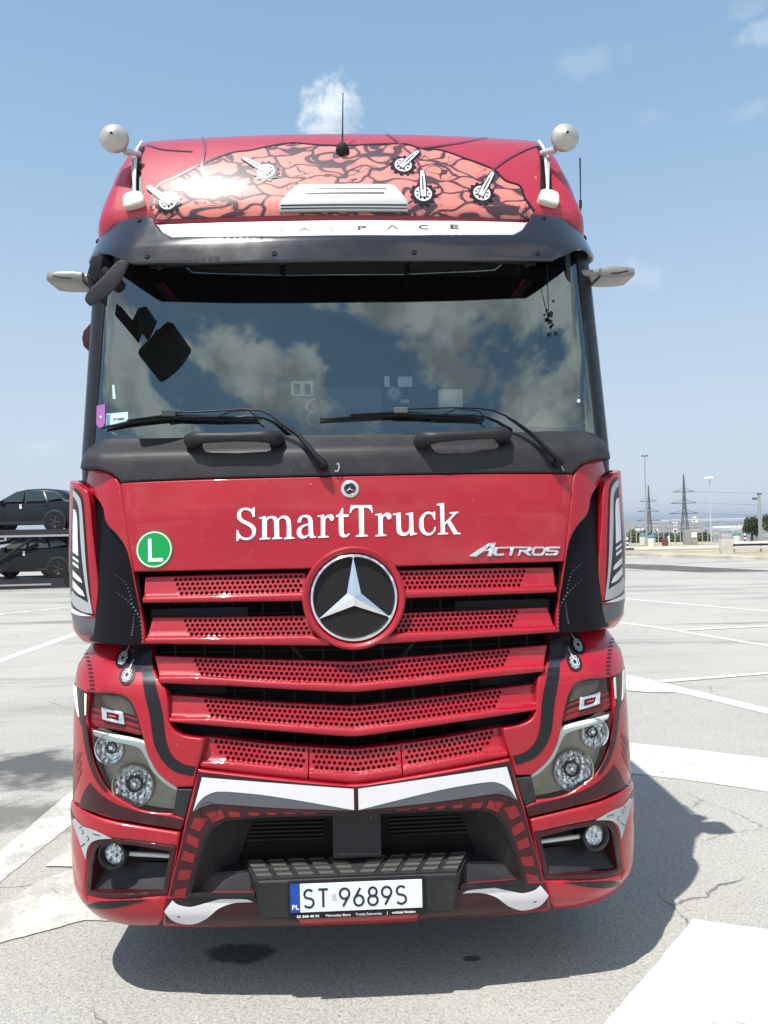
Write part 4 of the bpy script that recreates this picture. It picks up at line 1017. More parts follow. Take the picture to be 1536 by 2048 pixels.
bm = bmesh.new()
for j in range(12):
    a = j*math.pi/6; cc = Vector((pxx-.243+.0125*math.cos(a), -.0472, pz+.028+.0125*math.sin(a))); bm.faces.new([bm.verts.new(cc+Vector((.0018*math.cos(k*math.pi/3), 0, .0018*math.sin(k*math.pi/3)))) for k in range(6)])
newobj('plate_stars', bm, mat('star_faint', (.05, .16, .45), .5), plate)
PS = lambda x: onplane((pxx+x, -.0440, pz-.0665), (1, 0, 0), (0, 0, 1))
lettering('plate_text', '✆ 32 368 45 01' if False else '32 368 45 01', PS(-.195), .088, .0095, LETTER, plate, .03, .0008)
lettering('plate_text', 'Mercedes-Benz', PS(-.075), .098, .0095, LETTER, plate, .0, .0008)
lettering('plate_text', 'Trucks Sosnowiec', PS(.046), .104, .0095, LETTER, plate, .0, .0008)
lettering('plate_text', '|', PS(.120), .0016, .014, LETTER, plate, .0, .0008)
lettering('plate_text', 'oddział Będzin', PS(.186), .094, .0115, LETTER, plate, .02, .0008)

# ---- cowl, windscreen, pillars
cow = COWL.P([(165, 937, 1), (181, 935), (203, 939), (224, 947), (236, 958), (241, 964, 1), (400, 957), (560, 953), (700, 950)])
cow_t = COWL.P([(186, 879), (400, 877), (560, 874), (700, 871)])
lo = [(p[0], p[1]) for p in cow[1:-1]]; hi = [(p[0], p[1]) for p in cow_t[:-1]]
vb = lo[0][1]; vtp = 2.385
outl = [(-1.35, vb)]+lo+[(-p[0], p[1]) for p in lo[::-1]]+[(1.35, vb), (1.35, vtp), (0, vtp), (-1.35, vtp)]
cowl = panel('cowl_panel', COWL, outl, PLAST, truck, off=.002, thick=.04, r=.008, step=.03)
gl_l = [GLASS.uv(x, y) for x, y in ((192, 872), (200, 745), (208, 640), (214, 575))]
gs = [p[0] for p in gl_l]
v0, v1 = 2.32, 3.26
sB_, sT_ = GLASS.uv(191, 872)[0], GLASS.uv(212, 600)[0]-.0
sfun = lambda v: sB_+(sT_-sB_)*(v-gl_l[0][1])/(gl_l[3][1]-gl_l[0][1]) if True else 0
edgeL = [(float(sfun(v)), v) for v in np.linspace(v0, v1, 14)]
gpoly = edgeL[::-1]+[(-p[0], p[1]) for p in edgeL]
winds = panel('windscreen', GLASS, gpoly, WGLASS, truck, off=0, thick=0, r=0, step=.05)
inset = [(p[0]+.045, p[1]) for p in edgeL]; ip = [(s, v) for s, v in inset if v < 3.17]; ip[0] = (ip[0][0]+.02, 2.385)
hole_g = catmull([(ip[0][0]+.03, 2.372), (ip[0][0], 2.42)]+ip[1:]+[(-p[0], p[1]) for p in ip[1:][::-1]]+[(-ip[0][0], 2.42), (-ip[0][0]-.03, 2.372), (.5, 2.366, 1), (0, 2.366, 1), (-.5, 2.366, 1)], 3)
panel('windscreen_border', GLASS, gpoly, INK, winds, off=-.006, thick=0, r=0, holes=[hole_g], step=.05)
for q in ([(v_) for v_ in (0,)]): pass
# A-pillars (black) and cab sides (red)
def strip(name, skin, s0f, s1f, va, vb_, m, off=0.0, mirror=2, r=.006, thick=.03, n=14):
    V = np.linspace(va, vb_, n); L = [(s0f(v), v) for v in V]; Rr = [(s1f(v), v) for v in V]
    return panel(name, skin, L[::-1]+Rr, m, truck, off=off, thick=thick, r=r, mirror=mirror, step=.05)
pil = strip('door_pillar', GLASS, lambda v: sfun(v)-.145, lambda v: sfun(v)-.004, 2.13, 3.30, PLAST2, .004)
strip('pillar_trim', GLASS, lambda v: sfun(v)-.155, lambda v: sfun(v)-.149, 2.13, 3.30, SILVER, .004, r=0)
strip('side_window', GLASS, lambda v: -2.25, lambda v: sfun(v)-.158, 2.45, 3.12, CARGLASS, -.004, r=.004)
strip('door_upper', GLASS, lambda v: -2.95, lambda v: sfun(v)-.158, 2.10, 2.445, RED, .0, r=.004)
strip('cab_side_top', GLASS, lambda v: -2.95, lambda v: sfun(v)-.158, 3.125, 3.33, RED, .0, r=.004)
strip('cab_side_rear', GLASS, lambda v: -2.95, lambda v: -2.255, 2.45, 3.12, RED, .0, r=.004)
strip('door', HOOD, lambda v: -3.2, lambda v: -1.56, 1.10, 2.095, RED, .0, r=.006)
for sx in (-1, 1):
    for k, z in enumerate((.50, .80, 1.05)): box('side_step', (sx*1.10, 1.05, z), (.24, .55, .10), PLAST, truck, .01)
    box('side_skirt', (sx*1.20, 1.9, .75), (.04, 1.1, .62), RED, truck, .02)
box('cab_back', (0, 2.50, 2.5), (2.36, .04, 2.6), RED, truck, .02)
box('cab_floor', (0, 1.5, 1.95), (2.2, 1.9, .06), DARK, truck, 0)
box('engine_tunnel', (0, 1.3, 1.2), (1.0, 1.6, .8), DARK, truck, 0)
# roof
rv = np.linspace(3.30, 5.45, 40)
rl = [(-1.02, v) for v in rv]
def rs(v): return -(np.interp(v, ROOF.Wv, ROOF.Ww)-.1)-.1*math.pi*.5+.02
front = [(float(rs(v)), v) for v in rv]
roof = panel('roof_fairing', ROOF, front[::-1]+[(-p[0], p[1]) for p in front], RED_ROOF, truck, off=0, thick=.02, r=.004, step=.045)
def rs2(v): return -(np.interp(v, ROOF.Wv, ROOF.Ww)-.2)-.2*math.pi*.5+.045
# roof flank below the fairing edge down to cab side
bm = bmesh.new()
for sx in (-1, 1):
    rows_ = []
    for k in range(24):
        v = 3.30+k*(5.45-3.30)/23; p = ROOF.at(rs(v), v, -.006); ytop, ztop = p[1], p[2]; xt = abs(p[0])
        pts_ = []
        for j in range(8):
            t = j/7; z = ztop+(3.32-ztop)*t; x = xt+(1.175-xt)*t**.8 if ztop > 3.34 else 1.175
            pts_.append(bm.verts.new((sx*x, ytop+(.0), z)))
        rows_.append(pts_)
    for A, B in zip(rows_, rows_[1:]):
        for j in range(7): bm.faces.new((A[j], B[j], B[j+1], A[j+1]) if sx < 0 else (A[j], A[j+1], B[j+1], B[j]))
bmesh.ops.recalc_face_normals(bm, faces=bm.faces)
newobj('roof_side', bm, RED_ROOF, truck, True)
box('roof_back', (0, 2.46, 3.6), (2.2, .04, .8), RED, truck, .02)
# roof artwork
br = [(302, 417, 1), (308, 385), (322, 368), (345, 358), (366, 348), (385, 338), (410, 326), (467, 306), (500, 302), (532, 295), (582, 287), (625, 290), (667, 292), (705, 292), (741, 290), (809, 289), (839, 297), (883, 302), (930, 318), (971, 333), (991, 343), (1010, 362), (1039, 373), (1049, 397), (1068, 424, 1)]
bt = [ROOF.uv(1056, 440)+(1,), ROOF.uv(315, 440)+(1,)]
art = panel('brain_artwork', ROOF, catmull(ROOF.P(br)+bt, 4), BRAIN, truck, off=.003, thick=.001, r=0, step=.035, label='pink brain artwork with dark folds painted on the roof front')
edge_ = [(p[0], p[1]) for p in ROOF.P([q[:2] for q in br])]
def ribbon(name, skin, path, wd, m, off, parent, closed=False):
    A = [np.array(p) for p in path]; L = []
    for i, p in enumerate(A):
        d = A[min(i+1, len(A)-1)]-A[max(i-1, 0)]; d = d/max(np.linalg.norm(d), 1e-9); n_ = np.array([-d[1], d[0]])*wd*.5; L.append((p+n_, p-n_))
    bm = bmesh.new(); vs = [[bm.verts.new(skin.at(q[0], q[1], off)) for q in l] for l in L]
    for i in range(len(vs)-1): bm.faces.new((vs[i][0], vs[i][1], vs[i+1][1], vs[i+1][0]))
    bmesh.ops.recalc_face_normals(bm, faces=bm.faces)
    if sum(f.normal.y for f in bm.faces) > 0: bmesh.ops.reverse_faces(bm, faces=bm.faces)
    return newobj(name, bm, m, parent)
ribbon('artwork_outline', ROOF, catmull(edge_, 5, False), .012, BLACKP, .0045, art)
FADED = mat('faded_dark_line', (.16, .02, .05), .3, 0, 1)
for pth in ([(292, 290), (320, 298), (350, 301), (385, 303)], [(405, 275), (410, 300), (404, 335), (414, 358)], [(768, 268), (800, 290), (828, 315), (843, 340)], [(840, 297), (880, 292), (930, 284), (975, 276)], [(985, 340), (1010, 322), (1040, 305), (1075, 292)]):
    ribbon('cable_decal', ROOF, catmull([ROOF.uv(*p) for p in pth], 6, False), .012, FADED, .005, art)
# crank and cog artwork
for (cx, cy, ax, ay) in ((533, 344, 487, 318), (806, 332, 835, 306), (846, 389, 844, 345), (963, 388, 984, 349), (337, 405, 298, 376)):
    q = np.array(ROOF.uv(cx, cy)); a = np.array(ROOF.uv(ax, ay)); d = a-q; L = np.linalg.norm(d); d /= L; n_ = np.array([-d[1], d[0]])
    cogp = []
    for j in range(48):
        rr = .066 if (j//2) % 2 else .056; t = 2*math.pi*j/48; cogp.append((q[0]+rr*math.cos(t), q[1]+rr*math.sin(t)))
    cog = panel('cog_decal', ROOF, cogp, BLACKP, art, off=.006, thick=.001, r=0)
    hs = [circle((q[0]+.029*math.cos(2*math.pi*j/9), q[1]+.029*math.sin(2*math.pi*j/9)), .0058, 10) for j in range(9)]
    panel('cog_disc', ROOF, circle(q, .042, 30), WHITE, cog, off=.0075, thick=.001, r=0, holes=hs)
    def PT(u, v): return tuple(q+d*u+n_*v)
    arm = [PT(-.018, -.012), PT(-.018, .012), PT(L*.4, .013), PT(L, .009), PT(L+.008, 0), PT(L, -.009), PT(L*.4, -.013)]
    out = [PT(-.024, -.017), PT(-.024, .017), PT(L*.4, .018), PT(L+.003, .014), PT(L+.014, 0), PT(L+.003, -.014), PT(L*.4, -.018)]
    panel('crank_outline', ROOF, out, BLACKP, cog, off=.0085, thick=.001, r=0)
    panel('crank_decal', ROOF, arm, WHITE, cog, off=.0095, thick=.001, r=0, holes=[[PT(.02, -.0035), PT(.02, .0035), PT(L-.03, .003), PT(L-.03, -.003)], circle(PT(L-.012, 0), .004, 8)])
# silver air intake plate low on the roof front
vp = [ROOF.uv(*p)+(1,) for p in ((560, 427), (560, 414), (593, 381), (600, 379), (775, 378), (790, 381), (815, 411), (815, 426))]
ven = panel('roof_vent', ROOF, [p[:2] for p in vp], SILVER, truck, off=.035, thick=.034, r=.006, step=.03)
for a, b, c, e in ((600, 388, 772, 390), (612, 396, 768, 399)):
    panel('vent_slot', ROOF, [ROOF.uv(*p) for p in ((a, b), (c, b-1), (c, e-1), (a, e))], GREY, ven, off=.036, thick=.001, r=0)
for y in (416.5, 421.5): panel('vent_slot', ROOF, [ROOF.uv(*p) for p in ((563, y), (813, y-1), (813, y+.7), (563, y+1.7))], INK, ven, off=.036, thick=.001, r=0)
# antennas
p = Vector(SK(ROOF, 685, 305, .0)); 
an = lathe('antenna_base', [(.034, -.01), (.034, .012), (.026, .034), (.012, .046), (0, .048)], p, Vector((0, -.45, 1)), RUBBER, truck, 24)
pt = Vector(L3(686, 186, p.y+.02)); tube('antenna_whip', [p+Vector((0, -.01, .03)), p.lerp(pt, .4)+Vector((0, 0, .02)), pt], [.006, .0035, .0025], INK, truck, 8)
c0, c1 = Vector(L3(1162, 470, .95)), Vector(L3(1160, 316, .95))
tube('side_antenna', [c0, c0.lerp(c1, .35), c0.lerp(c1, .36), c0.lerp(c1, .45), c0.lerp(c1, .46), c1], [.004, .004, .008, .008, .003, .0045], INK, truck, 8)
# round lamps on the roof edge, rails and white marker lamps
for side in (1, -1):
    c = Vector((-1.098*side, .62, L3(241, 276, .62)[2])); ax = Vector((.04*side, -1, .02)).normalized()
    lm = lathe('roof_lamp', [(0, .052), (.012, .046), (.062, .010), (.068, .002), (.069, -.012), (.066, -.02), (.045, -.06), (0, -.075)], c, ax, mat('weathered_metal', (.46, .45, .41), .42, .45, dirt=((.16, .13, .10), 40, .5, .75, .5)), truck, 40)
    lathe('lamp_screw', [(0, .058), (.006, .056), (.007, .048)], c, ax, INK, lm, 10)
    k = c+Vector((.045*side, .02, -.055)); e = Vector((-.995*side, .70, 3.80))
    tube('lamp_bracket', [k, k.lerp(e, .5), e], [.018, .014, .012], SILVER, lm, 10)
    pa = [Vector(SK(ROOF, x, y, .03)) for x, y in ((287, 296), (278, 310), (275, 335), (274, 370), (274, 398))]
    tube('roof_rail', [(v.x*side, v.y, v.z) for v in pa], .0075, ALU, truck, 8)
    pa = [Vector(SK(ROOF, x, y, .03)) for x, y in ((272, 310), (269, 340), (271, 370), (273, 398))]
    tube('roof_rail', [(v.x*side, v.y, v.z) for v in pa], .005, LGREY, truck, 8)
    panel('rail_shadow_strip', ROOF, catmull([ROOF.uv(x, y) for x, y in ((290, 292), (284, 310), (283, 345), (284, 400), (262, 402), (262, 360), (263, 330), (270, 305))], 3), BLACKP, truck, off=.003, thick=.001, r=0, mirror=0 if side == 1 else 1)
    panel('marker_lamp', ROOF, catmull([ROOF.uv(x, y) for x, y in ((253, 398), (275, 391), (287, 393), (291, 408), (287, 413), (257, 421), (251, 417))], 4), CREAM, truck, off=.035, thick=.034, r=.010, step=.02, mirror=0 if side == 1 else 1)
# ---- sun visor
vt_ = VISOR.P([(305, 432, 1), (262, 437), (228, 446), (203, 457), (188, 470)])
vb2 = VISOR.P([(178, 508), (202, 505), (216, 507), (241, 517), (265, 528), (312, 527), (420, 526), (560, 524), (700, 523)])
bandl = VISOR.P([(309, 447), (322, 464), (343, 474), (419, 473), (560, 472), (700, 472)])
SO = -(1.295-.34)-.34*math.pi/2-.10
vis = [(SO, vb2[0][1]+.00)]+[(p[0], p[1]) for p in vb2[1:-1]]
vis_t = [(SO, vt_[-1][1]-.03), (vt_[-1][0]-.01, vt_[-1][1])]+[(p[0], p[1]) for p in vt_[:-1][::-1]]+[(p[0], p[1]) for p in bandl[:-1]]
left_half = vis[::-1]+vis_t       # goes from centre bottom out to the left and back along the top to the centre
full = left_half+[(-p[0], p[1]) for p in left_half[::-1]]
visor = panel('sun_visor', VISOR, full, SMOKED, truck, off=.0, thick=.008, r=.003, step=.03)
bd_t = VISOR.P([(316, 448), (420, 444), (560, 441), (700, 440)]); bb = VISOR.P([(312, 446), (324, 463), (344, 473), (419, 472), (560, 471), (700, 471)])
bl = [(p[0], p[1]) for p in bb[:-1]]; tl_ = [(p[0], p[1]) for p in bd_t[:-1]]
bp_ = bl+[(-p[0], p[1]) for p in bl[::-1]]+[(-p[0], p[1]) for p in tl_]+tl_[::-1]
band = panel('visor_band', VISOR, bp_, ALU, visor, off=-.004, thick=.01, r=.003, step=.03)
DIM = mat('faded_lettering', (.42, .42, .44), .4); MID = mat('half_faded_lettering', (.22, .21, .23), .4)
for ch, x, wd, m_, bo in (('G', 488, .022, mat('washed_lettering', (.72, .72, .74), .4), 0), ('I', 519, .004, DIM, .01), ('G', 556, .056, DIM, .015), ('A', 609, .054, MID, .03), ('S', 662, .036, DIM, .005), ('P', 724, .038, INK, .005), ('C', 847, .044, INK, .005), ('E', 909, .038, INK, .005)):
    if x == 488: continue
    lettering('visor_letter', ch, onskin(VISOR, x, 455-(x-700)*.012, -.003, 0), wd, .024, m_, band, bo, .0012)
fnv = onskin(VISOR, 785, 453, -.0035, 0); bm = bmesh.new()
for sg in (-1, 1):
    P_ = [fnv(sg*.026, -.012)[0], fnv(sg*.020, -.012)[0], fnv(sg*-.001 if 0 else sg*.0, .009)[0], fnv(sg*.0, .012)[0], fnv(sg*.003, .012)[0]]
    v = [bm.verts.new(Vector(p)+Vector((0, -.0022-.0004*sg, 0))) for p in P_]; bm.faces.new(v)
bmesh.ops.recalc_face_normals(bm, faces=bm.faces); newobj('visor_letter', bm, INK, band)
for (x, y) in ((279, 441), (295, 513), (549, 507)):
    q = VISOR.uv(x, y)
    for sg in (1, -1):
        p = Vector(VISOR.at(q[0], q[1], 0)); n = Vector(VISOR.normal(*q)); p.x *= sg; n.x *= sg
        lathe('bolt', [(0, .003), (.004, .002), (.005, .006), (.010, .006), (.013, .002), (.013, -.004)], p, n, RUBBER, visor, 14)
for sg in (1, -1):
    q = VISOR.uv(190, 472); p = Vector(VISOR.at(q[0], q[1]-.02, 0)); n = Vector(VISOR.normal(*q)); p.x *= sg; n.x *= sg
    lathe('bolt', [(0, .003), (.004, .002), (.005, .006), (.010, .006), (.013, .002), (.013, -.004)], p, n, RUBBER, visor, 14)
# header behind the visor and mounts
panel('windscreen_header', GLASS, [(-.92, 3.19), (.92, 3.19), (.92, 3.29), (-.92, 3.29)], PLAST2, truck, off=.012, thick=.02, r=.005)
for x in (-.30, .30, -.85, .85): tube('visor_mount', [(x, .335+.12*x*x, 3.145), (x, .47+.1*x*x, 3.20)], .012, RUBBER, truck, 8)
# ---- mirror cameras
for side in (1, -1):
    s_ = side; y0 = .62
    zc = L3(178, 549, y0)[2]
    zc2 = .5*(L3(130, 548, y0)[2]+L3(1230, 548, y0)[2])
    X = lambda x: -x*s_
    def sect(x, h, yy0, yy1): return [(X(x), yy0, zc2+h[0]), (X(x), yy0, zc2+h[1]), (X(x), yy1, zc2+h[1]+.004), (X(x), yy1, zc2+h[0])]
    secs = [(1.10, (-.020, .010), y0-.01, y0+.13), (1.245, (-.022, .012), y0-.01, y0+.13), (1.252, (-.034, .016), y0-.03, y0+.15), (1.30, (-.036, .022), y0-.035, y0+.16), (1.37, (-.034, .020), y0-.035, y0+.16), (1.415, (-.030, .012), y0-.03, y0+.15), (1.425, (-.022, .004), y0-.01, y0+.13)]
    bm = bmesh.new(); rings = []
    for x, h, ya, yb_ in secs:
        ring = []
        cyy, czz = (ya+yb_)/2, zc2+(h[0]+h[1])/2; ry, rz_ = (yb_-ya)/2, (h[1]-h[0])/2
        for j in range(20):
            a = 2*math.pi*j/20; ca, sa = math.cos(a), math.sin(a); ex = .33
            ring.append(bm.verts.new((X(x), cyy+ry*math.copysign(abs(ca)**ex, ca), czz+rz_*math.copysign(abs(sa)**ex, sa))))
        rings.append(ring)
    for A, B in zip(rings, rings[1:]):
        for j in range(20): bm.faces.new((A[j], A[(j+1) % 20], B[(j+1) % 20], B[j]))
    bm.faces.new(rings[0]); bm.faces.new(rings[-1]); bmesh.ops.recalc_face_normals(bm, faces=bm.faces)
    mc = autosmooth(newobj('mirror_camera', bm, mat('satin_grey_metal', (.22, .21, .205), .4, .25, .3), truck), 50)
    tube('camera_slot', [(X(1.30), y0-.037, zc2-.020), (X(1.34), y0-.038, zc2-.018), (X(1.385), y0-.034, zc2-.006)], .0035, INK, mc, 6)
# ---- front ramp mirror (left in the picture)
mo = [(246, 519), (257, 525), (257, 531), (252, 541), (245, 557), (226, 582), (205, 599), (182, 612), (176, 609), (169, 599), (176, 582), (210, 549), (233, 523)]
ctr_ = np.mean(np.array(mo), 0)
P0 = [Vector(L3(x, y, .10)) for x, y in catmull(mo, 2)]
mirr = prism('front_mirror', P0, Vector(list(ray(215, 560)*(.17/ray(215, 560)[1]))), PLAST, truck, .010)
prism('mirror_bracket', [Vector(L3(x, y, .26)) for x, y in ((184, 511), (207, 510), (203, 530), (193, 566), (174, 546))], Vector((0, .12, 0)), PLAST2, truck, .006)
prism('mirror_foot', [Vector(L3(x, y, .30)) for x, y in ((172, 545), (190, 560), (186, 590), (178, 580))], Vector((0, .2, 0)), PLAST2, truck, .004)
tube('mirror_arm', [Vector(L3(205, 545, .24)), Vector(L3(222, 556, .24)), Vector(L3(240, 575, .30))], .03, PLAST2, truck, 10)
# small bulge of the side mirror housing below
prism('side_marker_housing', [Vector(L3(x, y, 1.0)) for x, y in ((186, 640), (178, 648), (166, 662), (163, 676), (166, 692), (176, 702), (186, 706))], Vector((0, .15, 0)), MAROON, truck, .01)
# ---- wipers
def on(skin, x, y, off): return Vector(SK(skin, x, y, off))
for (dx_, dy_, tip) in ((0, 0, None), (452, -6, 1)):
    A = [(652, 936), (640, 924), (600, 890), (560, 850), (545, 838), (525, 829), (490, 826), (440, 829), (350, 834)] if tip is None else [(1118, 932), (1100, 918), (1062, 888), (1025, 852), (1003, 838), (980, 828), (950, 824), (900, 823), (800, 826)]
    pts = []
    for i, (x, y) in enumerate(A):
        sk = COWL if y > 873 else GLASS
        pts.append(on(sk, x, y, .045))
    wp = tube('wiper_arm', pts, [.022, .024, .020, .015, .009, .008, .007, .007, .008], PLAST2, truck, 8, .5)
    B = [(208, 859), (260, 848), (345, 838), (440, 842), (518, 843)] if tip is None else [(640, 842), (700, 837), (800, 832), (880, 838), (966, 843)]
    tube('wiper_blade', [on(GLASS, x, y, .018) for x, y in B], [.005, .009, .011, .010, .006], RUBBER, wp, 8)
    tube('wiper_spoiler', [on(GLASS, x, y-3, .03) for x, y in B[1:]], [.003, .005, .005, .003], PLAST2, wp, 6)
    m0 = B[2]; box('wiper_clip', on(GLASS, m0[0], m0[1]-4, .042), (.062, .03, .026), mat('clip_grey', (.10, .10, .105), .45), wp, .004)
    hs_ = [(x-6, y+5) for x, y in B[2:]]
    tube('washer_hose', [on(GLASS, B[2][0], B[2][1]+2, .04), on(GLASS, B[3][0], B[3][1]-1, .045), on(GLASS, B[3][0]+30, B[3][1]-12, .05), on(GLASS, B[4][0]-15, B[4][1]-13, .05), on(GLASS, B[4][0]+8, B[4][1]+5, .04)], .0035, INK, wp, 6)
    px_, py_ = A[0]
    n = Vector(COWL.normal(*COWL.uv(px_, py_))); lathe('wiper_pivot', [(0, .055), (.014, .054), (.020, .045), (.022, 0)], on(COWL, px_-6, py_-4, 0), n, PLAST2, wp, 16)
q = on(COWL, 674, 936, .012)
tube('washer_jet', [q+Vector((-.008, 0, -.016)), q+Vector((.004, -.01, -.018)), q+Vector((.010, -.01, 0)), q+Vector((.006, -.008, .016)), q+Vector((0, 0, .014))], .0035, SILVER, truck, 8)
q = on(COWL, 1119, 934, .012)
tube('washer_jet', [q+Vector((0, 0, .012)), q+Vector((.01, -.01, -.02))], .003, SILVER, truck, 8)
# grab handles
for (xa, ya, xb, yb2) in ((386, 905, 553, 901), (843, 899, 1006, 894)):
    a, b = on(COWL, xa, ya, .075), on(COWL, xb, yb2, .075); n = Vector((0, -1, 0))
    ln = (b-a).length; d = (b-a).normalized()
    pts = [a+Vector((0, .10, -.01)), a+Vector((0, .05, -.004)), a+d*.02+Vector((0, .01, 0)), a+d*.06, a.lerp(b, .5)-Vector((0, .004, 0)), b-d*.06, b-d*.02+Vector((0, .01, 0)), b+Vector((0, .05, -.004)), b+Vector((0, .10, -.01))]
    bm = bmesh.new(); bm_tube(bm, pts, [.036, .034, .030, .024, .020, .024, .030, .034, .036], 16, True, 1.0); bmesh.ops.recalc_face_normals(bm, faces=bm.faces)
    newobj('grab_handle', bm, PLAST, truck, True)
# ---- air deflectors at the cab corners
w_out = catmull([WING.uv(x, y)+((1,) if c else ()) for x, y, c in ((172, 982, 1), (178, 1010, 0), (182, 1056, 0), (193, 1147, 0), (204, 1230, 0), (207, 1238, 0), (232, 1256, 0), (264, 1272, 1), (262, 1286, 1))]
                +[(-1.45, 1.44, 1), (-2.0, 1.50, 1), (-2.0, 2.19, 1), (-1.42, 2.19), WING.uv(150, 966)+(1,)], 4)
wing = panel('air_deflector', WING, w_out, RED, truck, off=.0, thick=.03, r=.007, step=.03, mirror=2)
def WD(name, pts, m, off, **k):
    for side, ho in zip((0, 1), wing): panel(name, WING, catmull([WING.uv(p[0], p[1])+tuple(p[2:]) for p in pts], 4), m, ho, off=off, thick=.001, r=0, step=.03, mirror=side)
WD('dark_decal', [(148, 975, 1), (158, 982), (166, 1000), (171, 1060), (178, 1150), (183, 1210), (190, 1232, 1), (162, 1226), (143, 1205), (142, 1100)], BLACKP, .0022)
WD('silver_stripe', [(147, 980, 1), (155, 988), (163, 1003), (168, 1060), (172, 1120), (178, 1180), (186, 1227, 1), (168, 1224), (150, 1212), (143, 1198, 1), (145, 1182), (152, 1190), (165, 1198), (178, 1206, 1), (170, 1160), (162, 1080), (159, 1020), (154, 1002), (147, 992, 1)], LGREY, .0032)
WD('white_bar', [(148, 1018, 1), (153, 1022), (156, 1040), (157, 1080), (158, 1112, 1), (147, 1104, 1), (147, 1060)], WHITE, .0042)
for (a, b) in ((1112, 8), (1123, 9)): WD('white_bar', [(147, a, 1), (158, a+8, 1), (159, a+8+b*.7, 1), (147, a+b*.6, 1)], WHITE, .0042)
WD('white_bar', [(147, 1140, 1), (162, 1156), (166, 1166, 1), (158, 1162), (147, 1152, 1)], WHITE, .0042)
WD('white_bar', [(147, 1160, 1), (165, 1180), (171, 1193, 1), (158, 1187), (147, 1174, 1)], WHITE, .0042)
WD('grey_foot', [(143, 1222, 1), (160, 1232), (200, 1240), (222, 1258), (240, 1274, 1), (200, 1276), (170, 1268), (156, 1260)], GREY, .0025)
WD('white_foot', [(143, 1212, 1), (160, 1224), (185, 1232, 1), (160, 1231), (143, 1221, 1)], WHITE, .0040)
# ---- chassis and wheels
for sx in (-1, 1):
    box('frame_rail', (sx*.40, 3.6, .88), (.09, 6.2, .28), PLAST2, truck, .01)
def wheel(x, y, r=.52, wd=.30):
    wprof = [(r*.56, -wd/2), (r*.9, -wd/2), (r*.98, -wd*.42), (r, -wd*.30), (r, wd*.30), (r*.98, wd*.42), (r*.9, wd/2), (r*.56, wd/2)]
    o = lathe('wheel', wprof, (x, y, r), (1, 0, 0), RUBBER, truck, 40)
    lathe('rim', [(0, -.02), (r*.2, -.02), (r*.25, .04), (r*.5, .02), (r*.57, wd*.45)], (x, y, r), (1 if x > 0 else -1, 0, 0), SILVER, o, 32)
for sx in (-1, 1):
    wheel(sx*1.04, 1.42); wheel(sx*.95, 5.2, .52, .6)
    box('mud_guard', (sx*1.02, 2.03, .9), (.40, .03, .9), RUBBER, truck, .005)
    box('fuel_tank', (sx*1.0, 3.4, .75), (.5, 1.5, .6), SILVER, truck, .06)
box('front_axle', (0, 1.42, .5), (1.8, .14, .12), PLAST2, truck, .02)
box('underbody', (0, .55, .62), (1.9, .7, .5), DARK, truck, .02)
# ---- interior
DASH = mat('dashboard_grey', (.045, .05, .052), .6)
INT = mat('interior_dark', (.035, .045, .048), .8); CURT = mat('teal_curtain', (.22, .28, .28), .8, bump=(9, .6, .03))
dsh = [(-1.1, .47, 2.30), (1.1, .47, 2.30), (1.1, .95, 2.36), (-1.1, .95, 2.36)]
prism('dashboard', [Vector(p) for p in dsh], Vector((0, .0, -.35)), DASH, truck, .01)
for sx in (-1, 1):
    box('seat_back', (sx*.62, 1.55, 2.70), (.52, .16, .80), INT, truck, .05, Matrix.Rotation(R_(-8), 3, 'X')); box('seat_head', (sx*.62, 1.62, 3.18), (.28, .12, .18), INT, truck, .04)
    bm = bmesh.new(); n_ = 40; lo_, hi_ = [], []
    for i in range(n_):
        t = i/(n_-1); y = .75+t*1.0; x = sx*(1.04+.018*math.sin(t*55)); lo_.append(bm.verts.new((x, y, 2.35))); hi_.append(bm.verts.new((x*.98, y, 3.25)))
    for i in range(n_-1): bm.faces.new((lo_[i], lo_[i+1], hi_[i+1], hi_[i]))
    newobj('side_curtain', bm, CURT, truck, True)
box('rear_wall', (0, 2.30, 2.8), (2.3, .04, 1.5), INT, truck, 0)
for sx in (-1, 1): box('side_lining', (sx*1.085, 1.45, 2.8), (.02, 1.75, 1.2), INT, truck, 0)
box('visor_light_blocker', (0, .63, 3.325), (2.0, .24, .02), PLAST2, truck, 0)  # added plate: keeps sky light and red roof reflections out of the visor gap
box('roof_lining', (0, 1.6, 3.33), (2.0, 1.5, .03), INT, truck, 0)
wc = Vector((.62, .95, 2.50)); lathe('steering_wheel', [(.205, -.012), (.217, 0), (.205, .012), (.193, 0), (.205, -.012)], wc, Vector((0, -.55, .8)), PLAST2, truck, 40)
# stickers on the windscreen
def GP(name, pts, m, off=.002, par=winds, label=None): return panel(name, GLASS, [GLASS.uv(*p) for p in pts], m, par, off=off, thick=.0005, r=0, label=label)
PUR = mat('purple_sticker', (.30, .10, .32), .4); PALE = mat('pale_sticker', (.45, .62, .62), .4)
st = GP('toll_sticker', ((194, 812), (210, 808), (211, 845), (206, 854), (198, 856), (193, 848)), PUR, label='purple toll sticker')
GP('sticker_dot', circle((202, 834), 2.4, 10), PALE, .0032, st)
st = GP('registration_sticker', ((214, 828), (256, 824), (257, 846), (212, 851)), PALE)
GP('sticker_band', ((214.5, 830), (221, 829), (220, 849.5), (213, 850)), mat('sticker_blue', (.08, .22, .32), .4), .0032, st)
lettering('sticker_text', 'ST 9689S', onskin(GLASS, 238, 838.5, .0035, .02), .050, .010, INK, st, .02, .0005)
GP('sticker_dot', circle((1157, 802), 3.2, 12), LETTER)
GP('sticker_strip', ((225, 770), (229, 770), (232, 798), (226, 798)), PALE)
# slip of writing paper on the dashboard

